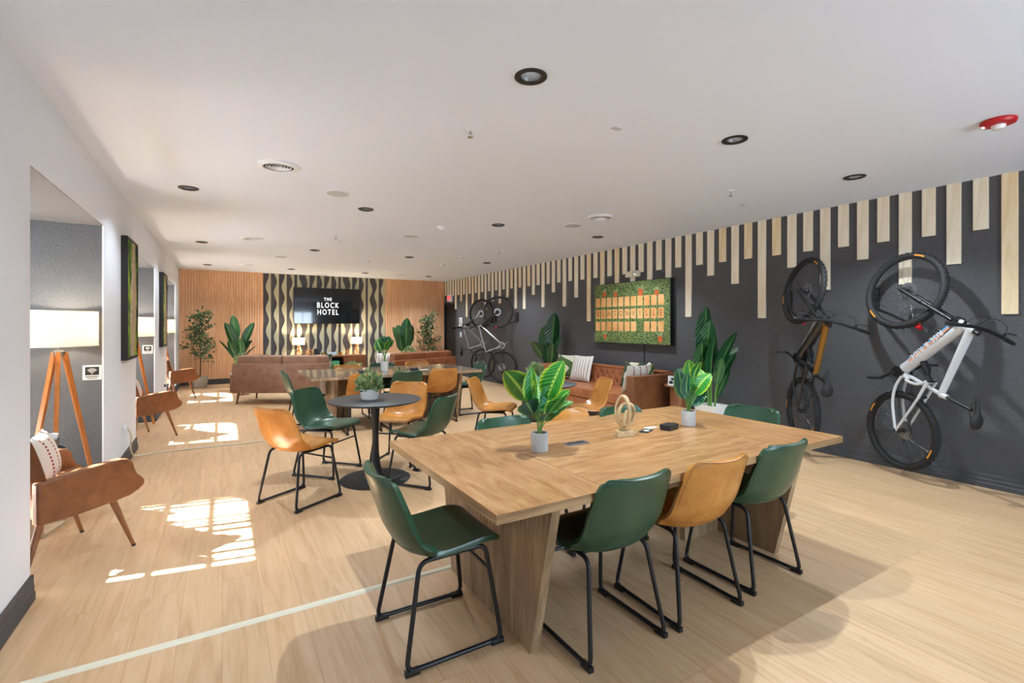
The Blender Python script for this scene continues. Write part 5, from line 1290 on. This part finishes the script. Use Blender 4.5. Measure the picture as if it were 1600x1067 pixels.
for x0, x1 in ((-0.895, -0.35), (0.375, 0.895)):
    b = MB(); b.box(x0 + 0.004, x1 - 0.004, -0.212, -0.198, 0.154, 0.596); d = b.build('door', 'walnut', t, False)
    b = MB(); b.ell(((x0 + x1) / 2, -0.22, 0.5), (0.012, 0.012, 0.012)); b.build('knob', 'brass', d)
b = MB(); b.box(-0.325, 0.35, -0.18, 0.18, 0.36, 0.375); b.build('shelf', 'black_matte', t, False)
b = MB(); b.box(-0.32, 0.345, 0.165, 0.178, 0.152, 0.598); b.build('back_panel', 'black_matte', t, False)
for x in (-0.85, 0.85):
    for y in (-0.15, 0.15): b = MB(); b.tube([(x, y, 0.12), (x * 1.02, y, 0)], 0.018, 8); b.build('leg', 'walnut', t)
b = MB(); b.box(-0.25, 0.25, -0.12, 0.12, 0, 0.12, bev=0.01); tag(b.build('shelf_glow_block', 'green_glow', None, False, loc=(2.42, 13.52, 0.375)), 'green block standing in for the green glow on the media console shelf', 'box')
def table_lamp(lb, x, y):
    t = thing('table_lamp', lb, 'table lamp', (x, y, 0.63), 0, 'lamps on the media console')
    b = MB(); b.lathe([(0.145, 0.30), (0.145, 0.475)], 40, cap0=False, cap1=False); b.build('lamp_shade', 'shade', t)
    b = MB(); b.ell((0, 0, 0.39), (0.025, 0.025, 0.035)); b.build('bulb', MATS['warm_bulb'], t)
    b = MB(); b.tube([(0, 0, 0.24), (0, 0, 0.36)], 0.006, 8); b.build('stem_rod', 'brass', t)
    for k in range(3):
        a = k * 2 * PI / 3 + 0.4; b = MB(); b.tube([(0.10 * math.cos(a), 0.10 * math.sin(a), 0), (-0.03 * math.cos(a), -0.03 * math.sin(a), 0.26)], 0.011, 8); b.build('leg', 'lampwood', t)
    bulb_light((x, y, 0.63 + 0.40), 75, 0.03)
table_lamp('small wooden tripod table lamp on the left of the media console', 1.69, 13.6); table_lamp('small wooden tripod table lamp on the right of the media console', 3.14, 13.6)
t = thing('wooden_wreath', 'round wooden wreath standing beside the left table lamp', 'ornament', (1.94, 13.55, 0.63)); ring(0.075, 0.017, (0, 0, 0.09), RX, 1, 0, 1).build('outer_ring', 'lampwood', t); ring(0.04, 0.010, (0, 0, 0.05), RX, 1, 0, 1).build('inner_ring', 'lampwood', t)
b = MB(); b.lathe([(0.055, 0), (0.06, 0.01), (0.06, 0.18), (0.05, 0.19)], 28); tag(b.build('black_vase', 'black_matte', None, loc=(2.11, 13.55, 0.63)), 'black cylindrical vase left of centre on the media console', 'vase')
b = MB(); b.ell((0, 0, 0.045), (0.05, 0.04, 0.045), 6, 4); tag(b.build('gold_ornament', 'brass', None, False, loc=(2.28, 13.55, 0.63)), 'gold faceted ornament right of the black vase', 'ornament', 'gold ornaments on the console')
b = MB(); b.box(-0.10, 0.10, -0.03, 0.03, 0, 0.09, bev=0.012); tag(b.build('pale_radio', 'grille', None, loc=(2.50, 13.55, 0.63)), 'pale rounded box in the middle of the media console', 'box')
b = MB(); b.ell((0, 0, 0.045), (0.05, 0.04, 0.045), 6, 4); tag(b.build('gold_ornament', 'brass', None, False, loc=(2.72, 13.55, 0.63)), 'gold faceted ornament left of the wooden loop sculpture', 'ornament', 'gold ornaments on the console')
t = thing('knot_sculpture', 'wooden loop sculpture beside the right table lamp', 'sculpture', (2.92, 13.55, 0.63)); ring(0.045, 0.011, (0.0, 0, 0.05), Matrix.Rotation(0.5, 3, 'Z') @ RX).build('ring', 'lampwood', t); ring(0.04, 0.010, (0.0, 0, 0.10), Matrix.Rotation(-0.6, 3, 'Z') @ RX, 1.2).build('ring', 'lampwood', t)

# ------------------------------------------------------------------ bicycles hanging on the black wall
def make_wheel(parent, c, R, tw, knobs, valve_label=True, rot=0.0):
    cx, cz = c
    T = Matrix.Translation((cx, 0, cz)) @ Matrix.Rotation(PI / 2, 4, 'X') @ Matrix.Rotation(rot, 4, 'Z')
    n = 72
    b = MB(); b.tube([T @ Vector(((R - tw) * math.cos(a), (R - tw) * math.sin(a), 0)) for a in [2 * PI * k / n for k in range(n)]], tw, 12, True)
    if knobs:
        for k in range(84):
            a = 2 * PI * k / 84
            for off in ((-0.8, 0.8) if k % 2 else (-0.28, 0.28)):
                rr_ = (R - tw) + (tw + 0.0015) * math.cos(off); zz = (tw + 0.0015) * math.sin(off)
                K = T @ Matrix.Rotation(a, 4, 'Z') @ Matrix.Translation((rr_, 0, zz)) @ Matrix.Rotation(-off, 4, 'Y')
                b.box(-0.003, 0.004, -0.006, 0.006, -0.007, 0.007, K)
    w = b.build('tyre', 'tyre', parent)
    b = MB(); ri = R - 2 * tw + 0.006
    b.lathe([(ri + 0.012, -0.014), (ri - 0.012, -0.009), (ri - 0.014, 0), (ri - 0.012, 0.009), (ri + 0.012, 0.014)], 64, T, False, False); b.build('rim', 'rim', parent)
    b = MB()
    for k in range(28):
        a = 2 * PI * k / 28; h = 0.022; sd = 0.026 if k % 2 else -0.026; a2 = a + (0.55 if (k // 2) % 2 else -0.55)
        b.tube([T @ Vector((h * math.cos(a2), h * math.sin(a2), sd)), T @ Vector((ri * math.cos(a), ri * math.sin(a), 0))], 0.0012, 4, caps=False)
    b.build('spokes', 'spoke', parent)
    b = MB(); b.lathe([(0.012, -0.05), (0.028, -0.03), (0.02, -0.015), (0.02, 0.015), (0.028, 0.03), (0.012, 0.05)], 20, T); b.build('hub', 'black_metal', parent)
    b = MB(); b.lathe([(0.055, -0.034), (0.088, -0.034), (0.088, -0.036), (0.055, -0.036)], 40, T, False, False)
    for k in range(6):
        a = k * PI / 3; b.tube([T @ Vector((0.02 * math.cos(a), 0.02 * math.sin(a), -0.034)), T @ Vector((0.06 * math.cos(a + 0.4), 0.06 * math.sin(a + 0.4), -0.035))], 0.003, 5)
    b.build('brake_disc', 'steel', parent)
    return w
def decal_arc(parent, c, R, tw, a0, a1, side, m='orange_label'):
    cx, cz = c; vs = []; n = 10
    for k in range(n + 1):
        a = a0 + (a1 - a0) * k / n
        for off in (0.95, 1.45):
            rr_ = (R - tw) + (tw + 0.0012) * math.cos(off + 0.45) ; zz = (tw + 0.0012) * math.sin(off + 0.45)
            vs.append((cx + rr_ * math.cos(a), side * zz, cz + rr_ * math.sin(a)))
    b = MB(); b.add(vs, [(2 * k, 2 * k + 2, 2 * k + 3, 2 * k + 1) for k in range(n)]); b.build('tyre_label', m, parent, False)
def bike(lb, loc, u, K, cols, full=True, group='mountain bikes hung on the black wall', R=0.372, tw=0.029, knobs=True, extras=None):
    """local x = direction from wheels towards handlebar side, z = up, y = towards the wall or away"""
    t = thing('mountain_bike', lb, 'bicycle', (loc[0], loc[1], 0), math.atan2(u[1], u[0]), group)
    sg = K.get('near', -1)       # local y sign that faces the room
    fh, rh, cr, hd, bb, sj, sd = [Vector((K[k][0], 0, K[k][1])) for k in ('fhub', 'rhub', 'crown', 'head', 'bb', 'sj', 'saddle')]
    Y = Vector((0, 1, 0))
    front = []
    for nm, c in (('front_wheel', fh), ('rear_wheel', rh)):
        w = bpy.data.objects.new(nm, None); COL.objects.link(w); w.parent = t; w.empty_display_size = 0.05
        if nm == 'front_wheel': front.append(w)
        make_wheel(w, (c.x, c.z), R, tw, knobs, rot=0.2)
        if extras and extras.get('decal'):
            for a0 in extras['decal'][nm]: decal_arc(w, (c.x, c.z), R, tw, a0, a0 + 0.28, sg)
    # fork
    b = MB(); cc = cr + (hd - cr) * 0.05
    for s in (-1, 1):
        b.tube([fh + Y * 0.058 * s, fh + (cc - fh) * 0.45 + Y * 0.062 * s], [0.017, 0.021], 12)
    b.tube([fh + (cc - fh) * 0.47 - Y * 0.062, fh + (cc - fh) * 0.56 - Y * 0.03 + (cc - fh).normalized() * 0.02, fh + (cc - fh) * 0.56 + Y * 0.03 + (cc - fh).normalized() * 0.02, fh + (cc - fh) * 0.47 + Y * 0.062], 0.013, 8)
    front.append(b.build('fork_lowers', cols['fork'], t))
    b = MB()
    for s in (-1, 1): b.tube([fh + (cc - fh) * 0.44 + Y * 0.062 * s, cc + Y * 0.060 * s], 0.0165, 12)
    b.tube([cc - Y * 0.068, cc + (hd - cr).normalized() * 0.02, cc + Y * 0.068], 0.024, 10); front.append(b.build('fork_stanchions', cols.get('stanchion', 'black_metal'), t))
    b = MB(); b.tube([fh - Y * 0.075, fh + Y * 0.075], 0.009, 8); front.append(b.build('axle', 'black_metal', t)); b = MB(); b.tube([rh - Y * 0.08, rh + Y * 0.08], 0.009, 8); b.build('axle', 'black_metal', t)
    # main frame
    fm = cols['frame']; r1 = 0.050 if full else 0.021
    hdir = (hd - cr).normalized(); h0 = cr + hdir * 0.03; h1 = hd
    b = MB(); b.tube([h0, h1], [0.036 if full else 0.024, 0.030 if full else 0.022], 14)
    b.tube([h0 + hdir * 0.045, bb + (h0 - bb).normalized() * 0.05], [r1 * 0.85, r1], 14, flat=1.0); down = b.build('down_tube', fm if not cols.get('down') else cols['down'], t)
    b = MB(); b.tube([h1 - hdir * 0.03, sj], [0.034 if full else 0.018, 0.026 if full else 0.016], 12)
    b.build('top_tube', cols.get('top', fm), t)
    b = MB(); b.tube([bb, sj], 0.018 if full else 0.016, 12)
    b.tube([sj, sj + (sd - sj) * 0.18], [0.03, 0.022], 12) if full else None
    b.build('seat_tube', fm, t)
    b = MB(); sdir = (sd - sj); post_end = sj + sdir * 0.86
    b.tube([sj + sdir * 0.1, post_end], 0.0145, 10); b.build('seatpost', 'black_plastic', t)
    # saddle: long axis perpendicular to post, nose toward the front wheel (up)
    nose = Vector(K.get('nose', (0.0, 0, 1))); nose = Vector((nose[0], 0, nose[2])).normalized(); upv = sdir.normalized(); upv = (upv - nose * upv.dot(nose)).normalized()
    b = MB()
    def sad(i, j):
        f = i; a = 2 * PI * j
        wd = (0.018 + 0.055 * max(0, (0.62 - f)) ** 1.1 * 2.0) if f < 0.62 else 0.018
        wd = 0.020 + 0.052 / (1 + math.exp((f - 0.38) * 16)); th = 0.018 + 0.012 / (1 + math.exp((f - 0.4) * 12))
        e = math.sin(PI * min(max(f, 0.001), 0.999)) ** 0.28
        p = sd + upv * 0.0 + nose * (-0.14 + 0.28 * f)
        return p + Y * (wd * e * math.cos(a)) + upv * (th * e * math.sin(a) * (1 if math.sin(a) > 0 else 0.8) - 0.004 * math.cos(PI * f * 2))
    b.grid(sad, 22, 16); b.build('saddle', 'black_matte', t)
    b = MB()
    for s in (-1, 1): b.tube([sd - upv * 0.018 + Y * 0.02 * s + nose * 0.09, sd - upv * 0.04 + Y * 0.022 * s, sd - upv * 0.02 + Y * 0.025 * s - nose * 0.09], 0.0035, 6)
    b.build('saddle_rails', 'black_metal', t)
    # rear triangle
    b = MB()
    if full:
        rk1, rk2, rk3, cs = [Vector((K[k][0], 0, K[k][1])) for k in ('rk1', 'rk2', 'rk3', 'cs')]
        for s in (-1, 1):
            o = Y * 0.045 * s
            b.tube(smooth_path([bb + (rk1 - bb) * 0.5 + o * 0.9, bb + (cs - bb) * 0.5 + o * 1.05, cs + o * 1.2, rh + o * 1.35 + (cs - rh) * 0.08], 6), 0.0135, 10)
            b.tube(smooth_path([rk3 + o, rk3 + (rh - rk3) * 0.5 + o * 1.15, rh + o * 1.3], 5), 0.011, 10)
            b.tube(smooth_path([rk1 + o, (rk1 + rk2) / 2 - Vector((0, 0, 0.03)) + o, rk2 + o], 5), 0.014, 10); b.tube([rk2 + o, rk3 + o], 0.013, 10)
        b.tube([bb + (rk1 - bb) * 0.1, rk1], [0.045, 0.024], 12)
        b.build('swingarm', cols.get('rear', fm), t)
        q = MB(); q.tube([rk1 + Y * 0.05 * 1, rk1 - Y * 0.05], 0.010, 8); q.tube([rk2 + Y * 0.052, rk2 - Y * 0.052], 0.010, 8); q.tube([rk3 + Y * 0.052, rk3 - Y * 0.052], 0.010, 8); q.build('pivot_bolts', 'black_metal', t)
        mid = h0 + (sj - h0) * 0.0 + (bb + (h0 - bb) * 0.42); s0 = rk2; s1 = bb + (h0 - bb) * 0.30 + (sj - bb) * 0.12
        q = MB(); q.tube([s0, s0 + (s1 - s0) * 0.45], 0.009, 8); q.tube([s0 + (s1 - s0) * 0.35, s1], 0.023, 12); q.tube([s1 + Y * 0.03, s1 + Y * 0.03 + (s0 - s1) * 0.5], 0.014, 8); q.build('rear_shock', 'black_metal', t)
        q = MB(); q.tube([bb - Y * 0.055, bb + Y * 0.055], 0.052, 24); q.build('motor_cover', 'black_plastic', t)
    else:
        for s in (-1, 1):
            o = Y * 0.05 * s
            b.tube([bb + o * 0.5, rh + o * 1.2], 0.010, 8); b.tube([sj + o * 0.4, rh + o * 1.2], 0.008, 8)
        b.build('rear_stays', cols.get('rear', fm), t)
    # drivetrain
    cside = K.get('drive', 1); q = MB(); Tq = Matrix.Translation(bb + Y * 0.045 * cside) @ Matrix.Rotation(PI / 2, 4, 'X')
    q.lathe([(0.05, -0.002), (0.078, -0.003), (0.08, 0), (0.078, 0.003), (0.05, 0.002)], 36, Tq, False, False)
    for k in range(5): a = k * 2 * PI / 5; q.tube([Tq @ Vector((0.01, 0, 0)), Tq @ Vector((0.062 * math.cos(a), 0.062 * math.sin(a), 0))], 0.005, 6)
    q.build('chainring', 'steel', t)
    ca = K.get('crank', (-0.9, -0.45)); cd = Vector((ca[0], 0, ca[1])).normalized() * 0.172
    for s in (-1, 1):
        q = MB(); e = bb + Y * 0.075 * s + cd * (s * sg); q.tube([bb + Y * 0.06 * s, bb + Y * 0.07 * s + cd * s * sg * 0.2, e], [0.015, 0.014, 0.012], 10); ck = q.build('crank_arm', cols.get('crank', 'black_metal'), t)
        q = MB(); q.box(-0.045, 0.045, -0.045, 0.045, -0.009, 0.009, Matrix.Translation(e + Y * 0.055 * s)); 
        for dx in (-0.035, 0, 0.035):
            for dy in (-0.035, 0.035): q.tube([e + Y * (0.055 * s + dy) + Vector((dx, 0, -0.014)), e + Y * (0.055 * s + dy) + Vector((dx, 0, 0.014))], 0.003, 5)
        q.build('pedal', 'black_plastic', ck, False)
    q = MB(); Tr = Matrix.Translation(rh) @ Matrix.Rotation(PI / 2, 4, 'X')
    for k in range(9): r = 0.075 - 0.0062 * k; q.lathe([(r, cside * -(0.022 + 0.0035 * k)), (r, cside * -(0.0235 + 0.0035 * k))], 28, Tr, True, True)
    q.build('cassette', 'steel', t)
    q = MB(); ax = (rh - bb).normalized(); pr = Vector((ax.z, 0, -ax.x)); yy = Y * 0.038 * cside
    loop = [bb + pr * 0.078 + yy, rh + pr * 0.05 + yy, rh + ax * 0.05 + yy, rh - pr * 0.05 + yy, bb - pr * 0.078 + yy, bb - ax * 0.078 + yy]
    q.tube(loop, 0.0035, 5, True); q.build('chain', 'black_metal', t)
    q = MB(); m0 = rh + Y * 0.055 * cside; dl = m0 + ax * 0.06 + pr * 0.05; q.tube([m0, m0 + ax * 0.04, dl, dl + ax * 0.07 - pr * 0.03], 0.011, 8); q.build('derailleur', 'black_plastic', t)
    # cockpit
    stem_end = hd + hdir * 0.028; fwd = Vector((-hdir.z, 0, hdir.x)); fwd = fwd if fwd.z > 0 else -fwd
    bc = stem_end + fwd * 0.045
    q = MB(); q.tube([hd, stem_end + hdir * 0.012], 0.021, 12); q.tube([stem_end, bc], 0.019, 10); front.append(q.build('stem', 'black_metal', t))
    hb = 0.385; q = MB(); rise = hdir * 0.022
    bars = smooth_path([bc - Y * hb + rise - fwd * 0.035, bc - Y * 0.22 + rise - fwd * 0.012, bc - Y * 0.10 + rise * 0.5, bc, bc + Y * 0.10 + rise * 0.5, bc + Y * 0.22 + rise - fwd * 0.012, bc + Y * hb + rise - fwd * 0.035], 4)
    q.tube(bars, 0.0155, 10); front.append(q.build('handlebar', 'black_metal', t))
    for s in (-1, 1):
        e1 = bc + Y * hb * s + rise - fwd * 0.035; e0 = bc + Y * (hb - 0.125) * s + rise - fwd * 0.018
        q = MB(); q.tube([e0, e1], 0.0165, 12); front.append(q.build('grip', 'tyre', t))
        q = MB(); l0 = bc + Y * (hb - 0.16) * s + rise - fwd * 0.012; q.tube([l0, l0 + fwd * 0.035], 0.012, 8); q.tube(smooth_path([l0 + fwd * 0.035, l0 + fwd * 0.05 + Y * 0.05 * s, l0 + fwd * 0.045 + Y * 0.12 * s], 4), 0.005, 6); front.append(q.build('brake_lever', 'black_metal', t))
        q = MB(); q.tube(smooth_path([l0 + fwd * 0.02, l0 + fwd * 0.10 - Y * 0.06 * s, bc + fwd * 0.10, h1 + fwd * 0.03 - hdir * 0.05, (h0 + fh) / 2 + Y * 0.05 if s > 0 else h0 + (bb - h0) * 0.2 + fwd * 0.03], 6), 0.0028, 6); front.append(q.build('cable', 'black_plastic', t))
    st = K.get('steer', 0)
    if st:
        Ms = Matrix.Translation(hd) @ Matrix.Rotation(math.radians(st), 4, hdir) @ Matrix.Translation(-hd)
        for o in front: o.matrix_local = Ms
    return t, dict(fh=fh, rh=rh, cr=cr, hd=hd, bb=bb, sj=sj, sd=sd, h0=h0, down=down)
def rack(lb, y, z, hook, group='wall racks holding the bikes'):
    t = thing('bike_rack', lb, 'bike rack', (XR, y, z), 0, group)
    b = MB(); b.box(-0.03, 0, -0.045, 0.045, -0.11, 0.11, bev=0.006); b.build('wall_plate', 'black_metal', t, False)
    b = MB(); hk = Vector(hook) - Vector((XR, y, z)); b.tube([(-0.03, 0, -0.09), hk], 0.013, 10); b.build('arm', 'black_metal', t)
    b = MB(); d = hk.normalized(); b.tube([hk - d * 0.01, hk + d * 0.035], 0.019, 10); b.tube([hk, hk + Vector((0, 0, 0.05)) + d * 0.03], 0.010, 8); b.build('hook', 'red_plastic', t)
WD = dict(front_wheel=[1.15, 3.75], rear_wheel=[2.45, -0.6])
uW = (-0.404, -0.915)
tb, kk = bike('white full-suspension mountain bike with a RISE & RIDE down tube', (5.57, 2.06), uW,
    dict(fhub=(-0.017, 1.773), rhub=(-0.05, 0.438), crown=(0.464, 1.477), head=(0.61, 1.392), bb=(-0.045, 1.0), sj=(0.335, 0.835), saddle=(0.63, 0.725), nose=(0.05, 0, 1), rk1=(0.042, 0.927), rk2=(0.251, 0.939), rk3=(0.168, 0.783), cs=(-0.085, 0.69), near=-1, steer=-15, crank=(-0.95, -0.45)),
    dict(frame='frame_white', fork='black_plastic', rear='frame_white'), extras=dict(decal=WD))
# down-tube decal and lettering on the side facing the room
h0, bb = kk['h0'], kk['bb']
dv = (h0 - bb); L = dv.length; dn = dv.normalized(); pn = Vector((-dn.z, 0, dn.x))
T0 = Matrix(((dn.x, 0, pn.x, 0), (0, 1, 0, 0), (dn.z, 0, pn.z, 0), (0, 0, 0, 1)))
b = MB(); b.use('blue_label'); nn = 8
def strip(a0, a1, l0, l1):
    vs = []
    for k in range(nn + 1):
        a = a0 + (a1 - a0) * k / nn
        for l in (l0, l1): rr_ = 0.0435 + (0.0512 - 0.0435) * (1 - l / L); vs.append(bb + dn * l - Vector((0, 1, 0)) * rr_ * math.cos(a) + pn * rr_ * math.sin(a))
    b.add(vs, [(2 * k, 2 * k + 1, 2 * k + 3, 2 * k + 2) for k in range(nn)])
strip(0.35, 1.2, 0.16, L - 0.06); b.use('peach_label'); strip(-0.10, 0.35, 0.16, L - 0.06); b.build('down_tube_decal', None, kk['down'], True)
Tt = Matrix.Translation(bb + dn * (L * 0.55) + Vector((0, -0.0495, 0)) + pn * 0.012)
Rb = Matrix(((-dn.x, -pn.x, 0, 0), (0, 0, -1, 0), (-dn.z, -pn.z, 0, 0), (0, 0, 0, 1)))
text_mesh('lettering', 'RISE & RIDE', 0.066, 'card', kk['down'], Tt @ Rb, 0.0012, 1.15, 0.001)
rack('black wall rack with red hook holding the white bike', 2.43, 1.72, (5.47, 1.93, 1.43))
a = math.radians(232)
uG = (math.cos(a), math.sin(a))
tb, kk = bike('black and gold full-suspension mountain bike, wheels turned edge-on', (5.55, 3.02), uG,
    dict(fhub=(0.03, 1.825), rhub=(0.03, 0.49), crown=(0.44, 1.535), head=(0.58, 1.455), bb=(-0.03, 1.08), sj=(0.32, 0.92), saddle=(0.56, 0.86), nose=(0.05, 0, 1), rk1=(0.06, 1.0), rk2=(0.24, 0.99), rk3=(0.17, 0.86), cs=(-0.05, 0.76), near=-1, steer=-13, crank=(-0.95, 0.3)),
    dict(frame='frame_black', top='frame_gold', fork='black_plastic', rear='frame_black'), extras=dict(decal=dict(front_wheel=[3.3, 0.9], rear_wheel=[2.9, -0.6])))
h0, bb = kk['h0'], kk['bb']; dv = (h0 - bb); L = dv.length; dn = dv.normalized(); pn = Vector((-dn.z, 0, dn.x))
b = MB(); b.use('card'); strip(0.2, 1.5, 0.20, L - 0.08); b.build('down_tube_decal', None, kk['down'], True)
rack('black wall rack holding the black and gold bike', 3.33, 1.74, (5.52, 2.99, 1.48))
uA = (-0.63, 0.777)
bike('black and silver hardtail mountain bike on the wall, nearer of the pair beyond the sofa', (5.56, 9.9), uA,
    dict(fhub=(0.05, 1.74), rhub=(-0.06, 0.466), crown=(0.42, 1.46), head=(0.56, 1.38), bb=(-0.07, 0.965), sj=(0.36, 0.80), saddle=(0.62, 0.70), nose=(0, 0, 1), near=1, drive=1, crank=(0.8, -0.6)),
    dict(frame='frame_silver', fork='black_metal', rear='frame_black', crank='steel'), full=False, tw=0.024, knobs=False)
rack('black wall rack with red hook holding the nearer silver bike', 9.58, 1.62, (5.50, 9.95, 1.38))
uB = (-0.49, 0.8716)
bike('black and silver hardtail mountain bike on the wall, farther one beside the door', (5.60, 10.95), uB,
    dict(fhub=(-0.02, 1.72), rhub=(-0.06, 0.476), crown=(0.40, 1.45), head=(0.56, 1.36), bb=(-0.07, 0.965), sj=(0.36, 0.83), saddle=(0.60, 0.777), nose=(0, 0, 1), near=1, drive=1, crank=(0.8, -0.6)),
    dict(frame='frame_silver', fork='frame_silver', rear='frame_black', crank='steel'), full=False, tw=0.024, knobs=False)
rack('black wall rack holding the farther silver bike', 10.62, 1.62, (5.56, 10.95, 1.38))
